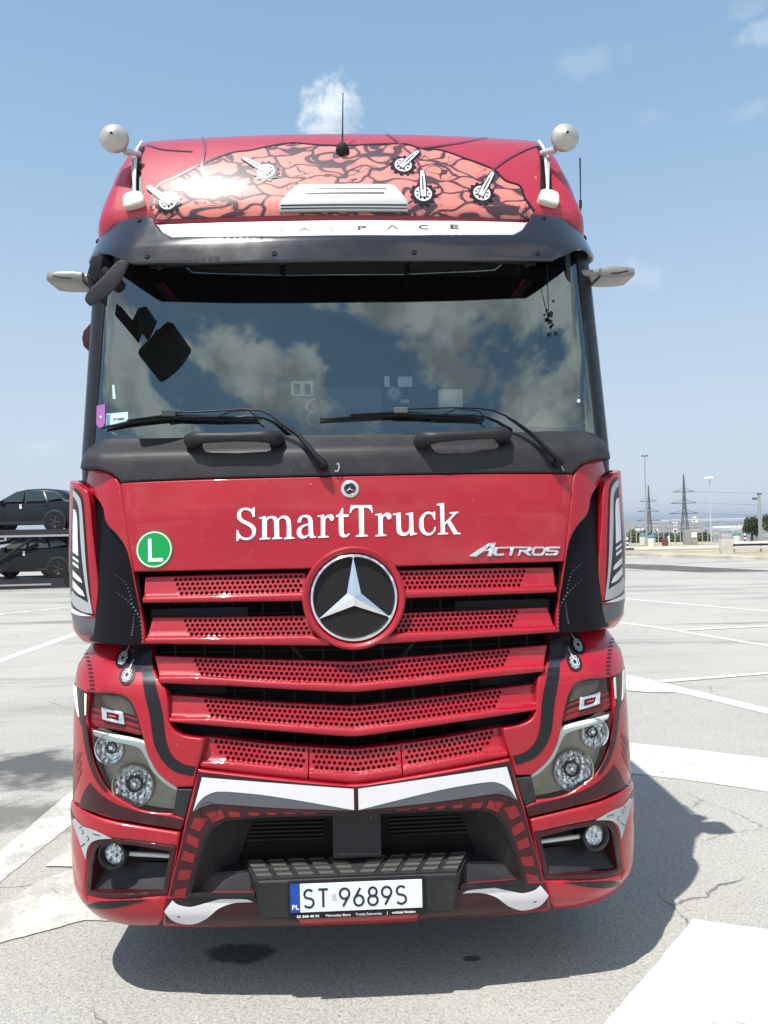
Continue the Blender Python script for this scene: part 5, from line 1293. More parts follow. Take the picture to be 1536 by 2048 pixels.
# ------------------------------------------------------------------ things on the dashboard
def dthing(o, label, cat, group=None):
    o.matrix_world = Matrix.Translation(Vector(TR)) @ Matrix.Rotation(YAW, 4, 'Z') @ o.matrix_basis
    return tag(o, label, cat, group)
def dbox(name, x0, y0, x1, y1, yy, depth, m, label, cat, bev=.004):
    a, b = L3(x0, y0, yy), L3(x1, y1, yy); c = (a+b)/2
    o = box(name, (0, 0, 0), (abs(b[0]-a[0]), depth, abs(a[2]-b[2])), m, None, bev)
    o.location = (c[0], yy+depth/2, c[2]); return dthing(o, label, cat)
IW = mat('interior_white_plastic', (.85, .92, .92), .5); IG = mat('interior_grey_plastic', (.16, .19, .19), .5)
YE = mat('dash_paper', (.80, .78, .50), .8)
o = dbox('toll_box', 581, 762, 627, 792, .40, .03, IW, 'small pale toll box stuck low on the windscreen, left of the dark screen', 'toll box')
for x in (588, 609):
    a, b = L3(x, 767, .395), L3(x+12, 788, .395); c = (a+b)/2-np.array([*(np.array(o.location)*0)])
    k = box('toll_box_window', (c[0], .397, c[2]), (abs(b[0]-a[0]), .006, abs(a[2]-b[2])), INK, None, .001); k.matrix_world = Matrix.Translation(Vector(TR)) @ Matrix.Rotation(YAW, 4, 'Z'); 
    mw = k.matrix_world.copy(); k.parent = o; k.matrix_parent_inverse = o.matrix_world.inverted(); k.matrix_basis = mw
o = dbox('dashboard_screen', 637, 772, 770, 860, .52, .03, mat('screen_black', (.012, .016, .018), .35), 'dark navigation screen standing mid dashboard behind the windscreen', 'screen', .012)
k = dbox('sensor_box', 768, 752, 780, 775, .395, .02, IW, 'narrow white sensor box stuck to the windscreen, left of the wider one', 'sensor')
k = dbox('camera_box', 795, 753, 825, 774, .395, .03, IW, 'wide white dash camera box stuck to the windscreen', 'camera')
c = L3(788, 788, .40); 
sc_ = lathe('suction_mount', [(.010, .012), (.014, .012), (.014, .004), (.030, .004), (.036, .0), (.036, -.006), (0, -.006)], (0, 0, 0), (0, -1, 0), mat('clear_grey', (.22, .27, .27), .3, 0, 1), None, 28); sc_.location = c; dthing(sc_, 'round suction mount on the windscreen under the white dash camera box', 'suction mount')
k = dbox('paper_box', 876, 779, 926, 818, .47, .10, IW, 'open white paper box standing on the dashboard, right of the suction mount', 'box')
k2 = dbox('folded_note', 800, 799, 818, 806, .50, .01, YE, 'tiny yellow note on the dashboard below the suction mount', 'note', .001)
a = [L3(1052, 852, .55), L3(1160, 856, .55), L3(1153, 822, .85), L3(1080, 820, .85)]
bm = bmesh.new(); c = sum(a)/4; vs = [bm.verts.new(Vector(p-c)) for p in a]; f = bm.faces.new(vs); e = bmesh.ops.extrude_face_region(bm, geom=[f]); bmesh.ops.translate(bm, verts=[q for q in e['geom'] if isinstance(q, bmesh.types.BMVert)], vec=(0, 0, .004)); bmesh.ops.recalc_face_normals(bm, faces=bm.faces)
o = newobj('paper_sheet', bm, YE); o.location = c; dthing(o, 'pale yellow paper lying on the right end of the dashboard', 'paper')
a = [L3(775, 860, .50), L3(1040, 858, .50), L3(1040, 846, .60), L3(775, 846, .60)]
bm = bmesh.new(); c = sum(a)/4; vs = [bm.verts.new(Vector(p-c)) for p in a]; f = bm.faces.new(vs); e = bmesh.ops.extrude_face_region(bm, geom=[f]); bmesh.ops.translate(bm, verts=[q for q in e['geom'] if isinstance(q, bmesh.types.BMVert)], vec=(0, 0, .004)); bmesh.ops.recalc_face_normals(bm, faces=bm.faces)
o = newobj('document_tray', bm, IG); o.location = c; dthing(o, 'long grey document strip along the dashboard below the right wiper', 'document')
# coiled cable
P = []
c = L3(622, 830, .36)
for i in range(40): t = i/39; P.append((.018*math.cos(t*14)*(1+.3*math.sin(t*5)), .01*math.sin(t*9), .07-.13*t+.012*math.sin(t*14)))
o = tube('coiled_cable', P, .0025, IW, None, 6); o.location = c; dthing(o, 'white cable coiled on the dashboard beside the dark screen', 'cable')
# hanging charm
c = L3(1098, 655, .50); bm = bmesh.new()
rnd = random.Random(4)
for i in range(26):
    p = Vector((rnd.gauss(0, .016), rnd.gauss(0, .010), rnd.gauss(0, .042))); rr = .006+.008*rnd.random()
    bmesh.ops.create_icosphere(bm, subdivisions=1, radius=rr, matrix=Matrix.Translation(p))
o = newobj('hanging_charm', bm, mat('charm_beads', (.02, .016, .012), .2, .3), None, True); o.location = c; dthing(o, 'dark beaded charm hanging inside the right side of the windscreen', 'charm')
k = tube('cord', [(0, 0, .04), (0.0, .01, .30)], .002, INK, None, 6); k.parent = o
k = tube('tassel', [(.004, 0, -.04), (.02, 0, -.20), (.045, 0, -.42)], .0016, INK, None, 6); k.parent = o
k = tube('tassel', [(-.004, 0, -.04), (.03, .01, -.22), (.06, 0, -.44)], .0016, INK, None, 6); k.parent = o

# ------------------------------------------------------------------ GROUND
def asphalt_mat():
    m = bpy.data.materials.new('worn_asphalt'); m.use_nodes = True; t = NT(m.node_tree)
    geo = t.n('ShaderNodeNewGeometry').outputs['Position']
    big = t.noise(geo, .22, 5, .6); mid = t.noise(geo, 1.3, 6, .65); finen = t.noise(geo, 75, 5, .8); grit = t.n('ShaderNodeTexVoronoi', {'Vector': geo, 'Scale': 120.0}).outputs[0]
    st_mp = t.n('ShaderNodeMapping', {0: geo, 'Scale': (.12, 1.0, 1), 'Rotation': (0, 0, R_(-4))}); streak = t.noise(st_mp, .9, 6, .68, .5)
    c = t.mix(t.ramp(big, .3, .7), (.255, .25, .225, 1), (.35, .34, .30, 1))
    c = t.mix(t.m('MULTIPLY', t.ramp(mid, .45, .75), .35), c, (.26, .25, .225, 1))
    c = t.mix(t.m('MULTIPLY', t.ramp(finen, .48, .62), .75), c, (.50, .485, .44, 1)); c = t.mix(t.m('MULTIPLY', t.ramp(t.noise(geo, 48, 6, .8), .52, .62), .75), c, (.13, .125, .118, 1)); c = t.mix(t.m('MULTIPLY', t.ramp(grit, .42, .60), .30), c, (.55, .53, .49, 1))
    c = t.mix(t.m('MULTIPLY', t.ramp(grit, .0, .28), .0), c, (.1, .1, .1, 1))
    sep_ = t.n('ShaderNodeSeparateXYZ', {0: geo})
    far = t.ramp(sep_.outputs[1], 6.0, 12.0)
    c = t.mix(t.m('MULTIPLY', t.m('MULTIPLY', t.ramp(streak, .50, .70), .75), far), c, (.12, .105, .095, 1))
    c = t.mix(t.m('MULTIPLY', t.ramp(streak, .25, .45), 0.0), c, (.4, .38, .34, 1))
    c = t.mix(t.m('MULTIPLY', far, .55), c, (.40, .385, .35, 1)) if False else c
    # cracks
    wob = t.n('ShaderNodeTexNoise', {'Vector': geo, 'Scale': 3.0, 'Detail': 6.0}).outputs[1]
    ma = t.vm('MULTIPLY_ADD', wob); t.set(ma, 1, (.35, .35, 0)); t.set(ma, 2, geo)
    v = t.n('ShaderNodeTexVoronoi', {'Vector': ma.outputs[0], 'Scale': .55}, feature='DISTANCE_TO_EDGE').outputs[0]
    crack = t.m('MULTIPLY', t.m('SUBTRACT', 1.0, t.ramp(v, .0006, .0030)), t.ramp(t.noise(geo, .8, 3), .52, .62))
    c = t.mix(t.m('MULTIPLY', crack, .75), c, (.06, .055, .05, 1))
    # stains: one damp patch left of the truck, oil spot in front
    def spot(cx, cy, rx, ry, lo=.6, hi=1.0, ns=5.0, am=1.2):
        d = t.vm('SUBTRACT', geo, (cx, cy, 0)).outputs[0]; d = t.vm('MULTIPLY', d, (1/rx, 1/ry, 0)).outputs[0]; ln = t.vm('LENGTH', d).outputs[1]
        return t.m('SUBTRACT', 1.0, t.ramp(t.m('ADD', ln, t.m('MULTIPLY', t.m('SUBTRACT', t.noise(geo, ns, 5, .65), .5), am)), lo, hi))
    g1 = ground(75, 1535); g2 = ground(480, 1905); g3 = ground(60, 1630); g4 = ground(945, 1917)
    c = t.mix(t.m('MULTIPLY', spot(g1[0], g1[1], 1.4, .6, .3, 1.1, 2.5, 2.2), .95), c, (.065, .066, .068, 1))
    c = t.mix(t.m('MULTIPLY', spot(g3[0], g3[1], 1.1, .4, .2, 1.1, 3.5, 2.4), .8), c, (.10, .095, .085, 1))
    c = t.mix(t.m('MULTIPLY', spot(g2[0], g2[1], .17, .11), .8), c, (.03, .027, .025, 1))
    c = t.mix(t.m('MULTIPLY', spot(g4[0], g4[1], .05, .03), .8), c, (.03, .027, .025, 1))
    hb_ = t.m('ADD', finen, t.m('MULTIPLY', crack, -2.0))
    bn = t.n('ShaderNodeBump', {'Strength': .55, 'Distance': .006, 'Height': hb_})
    bn2 = t.n('ShaderNodeBump', {'Strength': .35, 'Distance': .004, 'Height': grit, 'Normal': bn})
    b = t.n('ShaderNodeBsdfPrincipled', {'Base Color': c, 'Roughness': .85, 'Normal': bn2}); t.n('ShaderNodeOutputMaterial', {0: b}); return m
ASPH = asphalt_mat()
def struct(o, label=None): o['kind'] = 'structure'; return o
def flat(name, pts, z, m, kind='structure', noise_edge=0.0, seed=1):
    bm = bmesh.new(); bm.faces.new([bm.verts.new((x, y, z)) for x, y in pts])
    bmesh.ops.recalc_face_normals(bm, faces=bm.faces)
    for f in bm.faces:
        if f.normal.z < 0: f.normal_flip()
    o = newobj(name, bm, m)
    if kind: o['kind'] = kind
    return o
# one sheet: level yard, then falling to the valley and out to the horizon
ys = [-60, -20, 0, 3, 6, 10, 20, 40, 62, 75, 100, 160, 260, 450, 800, 1300, 2000, 3000, 4200, 6500, 12000]
zs = [0, 0, 0, 0, 0, 0, 0, 0, 0, -.8, -3, -8, -16, -26, -36, -40, -38, -30, -14, -8, -8]
bm = bmesh.new(); xs = [-1, -.5, -.25, -.1, 0, .1, .25, .5, 1]; prev = None
rnd = random.Random(3)
def far_mat():
    m = bpy.data.materials.new('valley_land'); m.use_nodes = True; t = NT(m.node_tree)
    geo = t.n('ShaderNodeNewGeometry').outputs['Position']; sp = t.n('ShaderNodeSeparateXYZ', {0: geo})
    mp = t.n('ShaderNodeMapping', {0: geo, 'Scale': (.012, .003, 0)}); v = t.n('ShaderNodeTexVoronoi', {'Vector': mp, 'Scale': 1.0}).outputs[1]
    vs = t.n('ShaderNodeSeparateColor', {0: v}).outputs[0]
    c = t.mix(t.ramp(t.noise(mp, 1.5, 6, .7), .35, .65), (.05, .075, .035, 1), (.20, .18, .12, 1)); c = t.mix(t.ramp(vs, .6, .75), c, (.28, .25, .19, 1)); c = t.mix(t.ramp(t.noise(mp, 9, 4, .7), .60, .70), c, (.6, .56, .5, 1))
    b = t.n('ShaderNodeBsdfDiffuse', {0: c}); t.n('ShaderNodeOutputMaterial', {0: b}); return m
FAR = far_mat()
yard_end = 61.0
bm = bmesh.new(); prev = None
for y, z in zip(ys, zs):
    wdt = 90 if y < 70 else y*1.4+60
    row = [bm.verts.new((x*wdt*1.3, y, z+(rnd.uniform(-1, 1)*.006*y if y > 500 else 0))) for x in xs]
    if prev:
        for i in range(len(xs)-1):
            f = bm.faces.new((prev[i], prev[i+1], row[i+1], row[i])); f.material_index = 0 if y <= 62 else 1
    prev = row
g = newobj('ground', bm, ASPH); g.data.materials.append(FAR); g['kind'] = 'structure'
# road paint
def paint_mat(name, col, cover, seed=0.0, sc=1.0):
    m = bpy.data.materials.new(name); m.use_nodes = True; t = NT(m.node_tree); geo = t.n('ShaderNodeNewGeometry').outputs['Position']
    n1 = t.noise(geo, 2.6*sc, 7, .72); n2 = t.noise(geo, 40, 5, .7)
    wob = t.n('ShaderNodeTexNoise', {'Vector': geo, 'Scale': 3.0, 'Detail': 6.0}).outputs[1]; ma = t.vm('MULTIPLY_ADD', wob); t.set(ma, 1, (.35, .35, 0)); t.set(ma, 2, geo)
    vc = t.n('ShaderNodeTexVoronoi', {'Vector': ma.outputs[0], 'Scale': 1.1}, feature='DISTANCE_TO_EDGE').outputs[0]
    ck = t.m('MULTIPLY', t.m('SUBTRACT', 1.0, t.ramp(vc, .002, .008)), t.ramp(t.noise(geo, 1.7, 4, .7), .50, .60))
    w_ = t.ramp(t.m('ADD', t.m('MULTIPLY', n1, .7), t.m('MULTIPLY', n2, .3)), cover, cover+.10)
    c = t.mix(w_, C4(col), (.37, .36, .32, 1)); c = t.mix(t.m('MULTIPLY', ck, .6), c, (.12, .11, .10, 1)); c = t.mix(t.m('MULTIPLY', t.ramp(t.noise(geo, 60, 5, .8), .55, .68), .35), c, (.25, .24, .21, 1)); c = t.mix(t.m('MULTIPLY', t.ramp(t.noise(geo, .7, 5, .7), .45, .7), .25), c, (.34, .33, .29, 1)); bn = t.n('ShaderNodeBump', {'Strength': .4, 'Distance': .004, 'Height': n2})
    b = t.n('ShaderNodeBsdfPrincipled', {'Base Color': c, 'Roughness': .7, 'Normal': bn}); t.n('ShaderNodeOutputMaterial', {0: b}); return m
PAINT = paint_mat('road_paint', (.55, .535, .49), .545); PAINT2 = paint_mat('worn_road_paint', (.60, .585, .53), .47); PAINT3 = paint_mat('very_worn_paint', (.54, .52, .46), .45)
def gp(L): return [ground(*p) for p in L]
def mark(pts, m=PAINT, z=.004):
    P = gp(pts); out = []; rj = random.Random(len(pts)*7+int(pts[0][0]))
    for i, a in enumerate(P):
        b = P[(i+1) % len(P)]; L = math.hypot(b[0]-a[0], b[1]-a[1]); n = max(1, min(160, int(L/.05)))
        for k in range(n):
            t = k/n; j = .0035 if 0 < k else 0
            out.append((a[0]+(b[0]-a[0])*t+rj.uniform(-j, j), a[1]+(b[1]-a[1])*t+rj.uniform(-j, j)))
    return flat('road_marking', out, z, m)
mark([(1267, 1487), (1400, 1501), (1680, 1535), (1680, 1606), (1400, 1564), (1240, 1545), (1200, 1480)])
mark([(1240, 1348), (1290, 1357), (1536, 1417), (1650, 1446), (1650, 1458), (1536, 1429), (1380, 1391), (1240, 1362)])
mark([(1305, 1362), (1540, 1345), (1640, 1338), (1640, 1341), (1540, 1349), (1330, 1366)], z=.008)
mark([(1230, 1366), (1300, 1370), (1352, 1386), (1300, 1386), (1230, 1380)], z=.008)
mark([(1240, 1244), (1297, 1251), (1505, 1285), (1620, 1303), (1620, 1306), (1505, 1288.5), (1297, 1254), (1240, 1247)])
mark([(1340, 1261), (1536, 1251), (1600, 1248), (1600, 1250), (1536, 1254), (1350, 1263)], z=.008)
mark([(1240, 1196), (1400, 1210), (1600, 1227), (1600, 1229), (1400, 1212), (1240, 1198)])
mark([(1386, 1839), (1536, 1860), (1800, 1895), (1900, 2300), (1060, 2300), (1206, 2050), (1290, 1955)])
mark([(-60, 1338), (0, 1318), (157, 1262), (170, 1262), (160, 1269), (0, 1326), (-60, 1348)])
mark([(-80, 1236), (60, 1222), (140, 1213), (140, 1215), (60, 1224), (-80, 1239)], PAINT2)
mark([(-200, 1880), (0, 1704), (137, 1588), (180, 1560), (200, 1620), (137, 1655), (0, 1765), (-200, 1960)], PAINT2)
mark([(-60, 1848), (0, 1812), (80, 1764), (137, 1742), (260, 1742), (330, 1846), (170, 1842), (0, 1888), (-60, 1904)], PAINT3, .006)
mark([(90, 1735), (137, 1690), (190, 1690), (190, 1736), (137, 1736)], PAINT3, .009)
OLD = mat('old_patch_asphalt', (.095, .09, .085), .9, var=(1.2, .35))
flat('tar_patch', gp([(1252, 1128), (1330, 1130), (1440, 1136), (1540, 1141), (1540, 1143), (1480, 1144), (1400, 1145), (1320, 1141), (1240, 1136)]), .004, OLD)
for (x0, y0, x1, y1, h_) in ((1260, 1213, 1340, 1222, 5), (1370, 1326, 1420, 1329, 3), (1270, 1180, 1420, 1186, 3), (1440, 1157, 1530, 1160, 2)):
    pass
# kerb & verges on the right
def box_w(bm, x0, x1, y0, y1, z0, z1):
    v = [bm.verts.new(p) for p in ((x0, y0, z0), (x1, y0, z0), (x1, y1, z0), (x0, y1, z0), (x0, y0, z1), (x1, y0, z1), (x1, y1, z1), (x0, y1, z1))]
    for f in ((3, 2, 1, 0), (4, 5, 6, 7), (0, 1, 5, 4), (1, 2, 6, 5), (2, 3, 7, 6), (3, 0, 4, 7)): bm.faces.new([v[i] for i in f])
KERB = mat('kerb_concrete', (.46, .43, .36), .8, var=(.9, .25)); GRAV = mat('dry_verge', (.34, .30, .205), .95, var=(.35, .3), bump=(3, .5, .05)); PALEC = mat('pale_lane_concrete', (.44, .41, .34), .9, var=(.3, .08))
k0, k1 = ground(1225, 1112), ground(1620, 1126)
def kline(px, py): return ground(px, py)
bm = bmesh.new()
A = [ground(1080, 1103), ground(1225, 1111), ground(1400, 1117), ground(1620, 1124), ground(1800, 1130)]
B = [(x+.2, y+.35) for x, y in A]
for a, b, c, d in zip(A, A[1:], B[1:], B):
    v = [bm.verts.new((p[0], p[1], z)) for z in (0, .16) for p in (a, b, c, d)]
    for f in ((0, 1, 5, 4), (4, 5, 6, 7), (1, 2, 6, 5), (3, 0, 4, 7)): bm.faces.new([v[i] for i in f])
struct(newobj('kerb', bm, KERB))
flat('verge', [(p[0]+.2, p[1]+.34) for p in A]+[(80, 62), (8, 62), (8, 45)], .12, GRAV)
bm = bmesh.new(); 
flat('pale_lane', [(11, 48.0), (60, 44.0), (75, 52), (11, 53.5)], .135, PALEC)
flat('far_verge', [(11, 54), (75, 52.5), (90, 61), (11, 61)], .13, GRAV)
# ---- background furniture, each at its own distance
def base_at(px, Y, z=.13): 
    d = px_dir(px, 1090); return Vector(((Y/d[1])*d[0], Y, z))
def pxh(dpx, Y): return dpx*Y/F_PX
GALV = mat('galvanised', (.42, .43, .44), .45, .6); CONC = mat('pale_concrete', (.55, .52, .46), .85, var=(3, .15)); TEAL = mat('teal_lid', (.06, .22, .24), .45); BRN = mat('rust_brown', (.16, .05, .03), .6)
b = base_at(1294, 56); H = pxh(178, 56)
o = empty('lamp_post', b, 'tall thin grey lamp post with a small twin head, left of the pylons', 'lamp post', 'lamp posts beyond the kerb')
tube('pole', [(0, 0, 0), (0, 0, H*.5), (0, 0, H)], [.07, .055, .04], GALV, o, 10)
for sx in (-1, 1): box('lamp_head', (sx*.13, 0, H+.02), (.18, .12, .10), GREY, o, .01)
b = base_at(1423, 58); H = pxh(128, 58)
o = empty('lamp_post', b, 'slim pale lamp post with one flat white head, right of the pylons', 'lamp post', 'lamp posts beyond the kerb')
tube('pole', [(0, 0, 0), (0, 0, H*.5), (0, 0, H)], [.05, .04, .03], mat('pole_white', (.50, .53, .56), .5), o, 10)
prism('lamp_head', [Vector((x, -.2, z)) for x, z in ((-.38, H), (-.30, H+.13), (.02, H+.16), (.2, H+.12), (.22, H+.02), (-.05, H))], Vector((0, .4, 0)), LETTER, o, .02)
b = base_at(1521, 57); H = pxh(95, 57)
o = empty('utility_pole', b, 'grey camera pole standing between the two right-hand trees', 'pole')
tube('pole', [(0, 0, 0), (0, 0, H)], [.13, .09], GALV, o, 10); box('cap', (0, 0, H+.05), (.28, .2, .1), GREY, o, .01); box('camera', (-.32, 0, H-.28), (.3, .16, .16), GREY, o, .02); tube('bracket', [(0, 0, H-.2), (-.3, 0, H-.22)], .03, GALV, o, 6)
for px, Y, lab in ((1286, 57, 'left white litter bin of the pair with teal lids by the tall lamp post'), (1303, 52, 'right white litter bin of the pair with teal lids by the tall lamp post'), (1474, 54, 'white litter bin with a teal lid behind the guardrail, beside the stone block')):
    b = base_at(px, Y); o = empty('litter_bin', b, lab, 'litter bin', 'litter bins on the verge')
    lathe('body', [(0, 0), (.23, 0), (.24, .58), (0, .58)], (0, 0, 0), (0, 0, 1), mat('bin_white', (.66, .62, .54), .7), o, 20); lathe('lid', [(.245, .58), (.25, .68), (.2, .76), (0, .80)], (0, 0, 0), (0, 0, 1), TEAL, o, 20)
b = base_at(1452, 40.5, .0); o = empty('stone_block', b, 'weathered pale stone block with a wrapped top standing at the kerb', 'stone block')
box('block', (0, 0, .42), (.54, .5, .84), CONC, o, .04); box('wrapped_top', (0, 0, .97), (.52, .46, .28), mat('silver_wrap', (.6, .58, .58), .25, .7, bump=(9, 1, .05)), o, .09)
tube('rod', [(.27, 0, 0), (.27, 0, 1.35)], .02, GALV, o, 6)
b = base_at(1465, 41.5, 0); o = empty('guardrail', b, 'low white and dark guardrail running right from the stone block', 'guardrail')
box('rail', (2.2, 0, .62), (4.3, .08, .10), LETTER, o, .01); box('dark_rail', (2.2, 0.02, .50), (4.3, .06, .10), INK, o, .01); box('rail', (2.2, 0, .36), (4.3, .08, .14), ALU, o, .01)
for x in (.1, 1.5, 2.9, 4.2): box('post', (x, .06, .3), (.08, .08, .6), GALV, o, .005)
b = base_at(1385, 55); o = empty('utility_cabinet', b, 'grey roadside cabinet with a white notice on its front', 'cabinet')
box('cabinet', (-.08, .3, .5), (.74, .6, 1.0), mat('cabinet_grey', (.30, .29, .29), .6), o, .03); box('notice', (.12, -.02, .66), (.36, .02, .36), LETTER, o, .005); box('plinth', (.12, -.1, .14), (.3, .3, .28), mat('tan_box', (.38, .30, .2), .8), o, .02)
b = base_at(1330, 54); o = empty('hydrant_box', b, 'small rust-brown box with a white post, between the bins and the cabinet', 'hydrant box')
box('body', (0, 0, .25), (.36, .3, .5), BRN, o, .04); lathe('post', [(0, 0), (.09, 0), (.09, .6), (0, .66)], (.26, 0, 0), (0, 0, 1), CREAM, o, 12)
def signpost(px, Y, H, lab, cat='sign'):
    b = base_at(px, Y); o = empty('road_sign', b, lab, cat); tube('pole', [(0, 0, 0), (0, 0, H)], .03, GALV, o, 8); return o
def disc_sign(o, name, n, r, z, m, rot=0, y=-.04, th=.02):
    return prism(name, [Vector((r*math.cos(rot+2*math.pi*i/n), y, z+r*math.sin(rot+2*math.pi*i/n))) for i in range(n)], Vector((0, th, 0)), m, o)
Y = 56
o = signpost(1252, 50, 1.6, 'grey octagonal road sign on a pole beside the truck deflector'); disc_sign(o, 'sign_plate', 8, .36, 1.45, GALV, math.pi/8)
o = signpost(1351, 57, 1.5, 'pole with a white triangular give-way sign above a small round sign')
disc_sign(o, 'sign_plate', 3, .22, 1.45, LETTER, -math.pi/2); disc_sign(o, 'sign_centre', 3, .10, 1.45, GREY, -math.pi/2, -.045); disc_sign(o, 'round_plate', 20, .17, .95, LETTER); disc_sign(o, 'round_centre', 16, .10, .93, GREY, 0, -.045)
o = signpost(1391, 58, 1.9, 'square black and white chevron sign on a pole behind the cabinet')
pl_ = box('sign_plate', (0, -.04, 1.72), (.36, .02, .42), LETTER, o, .005)
for x, z in ((-.09, .1), (.07, .02), (-.03, -.1), (.12, .14), (-.12, -.06)): box('chevron', (x, -.052, 1.72+z), (.08, .006, .07), INK, pl_, .0, Matrix.Rotation(R_(40), 3, 'Y'))
for px, Y_, lab in ((1255, 49, 'short black and white striped marker post beside the octagonal sign'), (1490, 54, 'short black and white striped marker post right of the last bin')):
    b = base_at(px, Y_); o = empty('marker_post', b, lab, 'marker post', 'striped marker posts')
    lathe('post', [(0, 0), (.06, 0), (.06, .7), (0, .74)], (0, 0, 0), (0, 0, 1), LETTER, o, 10)
    for z in (.2, .45): lathe('stripe', [(.063, z), (.063, z+.12)], (0, 0, 0), (0, 0, 1), INK, o, 10)
b = base_at(1259, 48, .136); o = box('wheel_stop', (0, 0, 0), (.5, .15, .1), INK, None, .02); o.location = b+Vector((0, 0, .05)); tag(o, 'low black kerb stop lying beside the striped post', 'kerb stop')
# fence posts
fp = empty('post_fence', base_at(1262, 60), 'wire fence with thin pale concrete posts in front of the hedge', 'fence')
W_ = mat('fence_post', (.42, .41, .35), .8)
for i, px in enumerate(list(range(1262, 1446, 11))+[1494, 1505, 1513]):
    p = base_at(px, 60)-fp.location; box('post', (p.x, 0, .45), (.05, .05, .9+.12*math.sin(i*2.1)), W_, fp, .0)
p2 = base_at(1446, 60)-fp.location
for z in (.25, .5, .78): tube('wire', [(0, .04, z), (p2.x/2, .04, z-.01), (p2.x, .04, z)], .006, GALV, fp, 4)
# leafy things
LEAF = [mat('leaf_dark', (.030, .055, .022), .7), mat('leaf_mid', (.055, .085, .035), .7), mat('leaf_olive', (.085, .105, .045), .75)]
def foliage(name, blobs, n, size, m, parent=None, seed=1):
    rnd = random.Random(seed); bm = bmesh.new(); mi = 0
    me = []
    for (cx, cy2, cz, rx, ry, rz2) in blobs:
        for _ in range(n):
            while True:
                p = Vector((rnd.uniform(-1, 1), rnd.uniform(-1, 1), rnd.uniform(-1, 1)))
                if .35 < p.length < 1.0+rnd.uniform(-.12, .1): break
            q = Vector((cx+p.x*rx, cy2+p.y*ry, cz+p.z*rz2))
            a = Vector((rnd.gauss(0, 1), rnd.gauss(0, 1), rnd.gauss(0, 1))).normalized(); b2 = a.cross(Vector((rnd.gauss(0, 1), rnd.gauss(0, 1), rnd.gauss(0, 1)))).normalized(); s = size*rnd.uniform(.5, 1.3)
            f = bm.faces.new([bm.verts.new(q+a*s), bm.verts.new(q+b2*s*.5), bm.verts.new(q-a*s), bm.verts.new(q-b2*s*.5)]); f.material_index = rnd.choice((0, 0, 1, 1, 2)) if m == 0 else rnd.choice((1, 2, 2))
    o = newobj(name, bm, LEAF[0], parent); o.data.materials.append(LEAF[1]); o.data.materials.append(LEAF[2]); return o
def tree(px, Y, H, rx, label, seed, z=.1):
    b = base_at(px, Y, z); rnd = random.Random(seed); o = empty('tree', b, label, 'tree', 'trees beside the camera pole')
    bm = bmesh.new(); bm_tube(bm, [(0, 0, 0), (.05, 0, H*.35), (0, .05, H*.6)], [.12, .09, .05], 8)
    for k in range(5):
        a = k*1.3; bm_tube(bm, [(.03, 0, H*.3), (math.cos(a)*rx*.4, math.sin(a)*rx*.4, H*.55), (math.cos(a)*rx*.7, math.sin(a)*rx*.7, H*.75)], [.06, .04, .02], 6)
    newobj('trunk', bm, mat('bark', (.12, .09, .06), .9), o)
    bl = [(0, 0, H*.55, rx*.75, rx*.75, H*.36)]
    for k in range(10): a = rnd.uniform(0, 6.3); bl.append((math.cos(a)*rx*.55, math.sin(a)*rx*.55, H*rnd.uniform(.35, .8), rx*.42, rx*.42, H*.2))
    foliage('crown', bl, 260, .09, 0, o, seed)
tree(1504, 60, 1.95, .66, 'round dark green tree behind the guardrail, left of the camera pole', 5)
tree(1547, 59, 2.15, .75, 'dark green tree cut by the right edge of the picture', 8)
for i, (px, Y_, h_, w_, lab) in enumerate(((1283, 66, 1.5, 1.9, 'dark olive shrub behind the bins under the tall lamp post'), (1322, 66, 1.15, 1.5, 'low green shrub behind the fence above the rust-brown box'), (1352, 66, 1.25, 1.4, 'low green shrub behind the triangular sign'), (1412, 66, 1.2, 1.9, 'green shrub behind the fence, right of the cabinet'))):
    b = base_at(px, Y_, -.3); o = empty('shrub', b, lab, 'shrub', 'shrubs behind the fence')
    bl = []; rnd = random.Random(40+i)
    for k in range(9): bl.append((rnd.uniform(-w_*.5, w_*.5), rnd.uniform(-.5, .5), h_*rnd.uniform(.35, .6), w_*.28, .5, h_*.42))
    foliage('leaves', bl, 150, .10, 1, o, 60+i)
    bm = bmesh.new()
    for k in range(5): bm_tube(bm, [(0, 0, 0), (rnd.uniform(-.5, .5), rnd.uniform(-.3, .3), h_*.7)], [.04, .015], 5)
    newobj('stems', bm, mat('bark', (.12, .09, .06), .9), o)
# pylons
def pylon(px, Y, ztop, zb, wb, label):
    b = base_at(px, Y, zb); H = ztop-zb; o = empty('pylon', b, label, 'pylon', 'electricity pylons in the valley'); bm = bmesh.new()
    M_ = mat('pylon_steel', (.14, .15, .17), .6, .3)
    lv = [0, .14, .27, .38, .48, .57, .65, .73, .80, .9, 1.0]; wd = [wb*(1-.80*(t/.65)) if t < .65 else wb*.20*(1-(t-.65)/.35*.85) for t in lv]
    def C(i, k): s = ((-1, -1), (1, -1), (1, 1), (-1, 1))[k % 4]; return Vector((s[0]*wd[i]/2, s[1]*wd[i]/2, lv[i]*H))
    for i in range(len(lv)-1):
        for k in range(4):
            bm_tube(bm, [C(i, k), C(i+1, k)], .09, 4); bm_tube(bm, [C(i, k), C(i+1, k+1)], .05, 4); bm_tube(bm, [C(i, k+1), C(i+1, k)], .05, 4)
    newobj('tower', bm, M_, o)
    for t, w2 in ((.62, 3.6), (.72, 3.2), (.83, 2.6)):
        bm = bmesh.new(); z = t*H
        bm_tube(bm, [(-w2, 0, z), (w2*.9, 0, z)], .10, 4); bm_tube(bm, [(-w2, 0, z), (0, 0, z+.9)], .06, 4); bm_tube(bm, [(w2*.9, 0, z), (0, 0, z+.9)], .06, 4)
        newobj('crossarm', bm, M_, o)
    return b, H
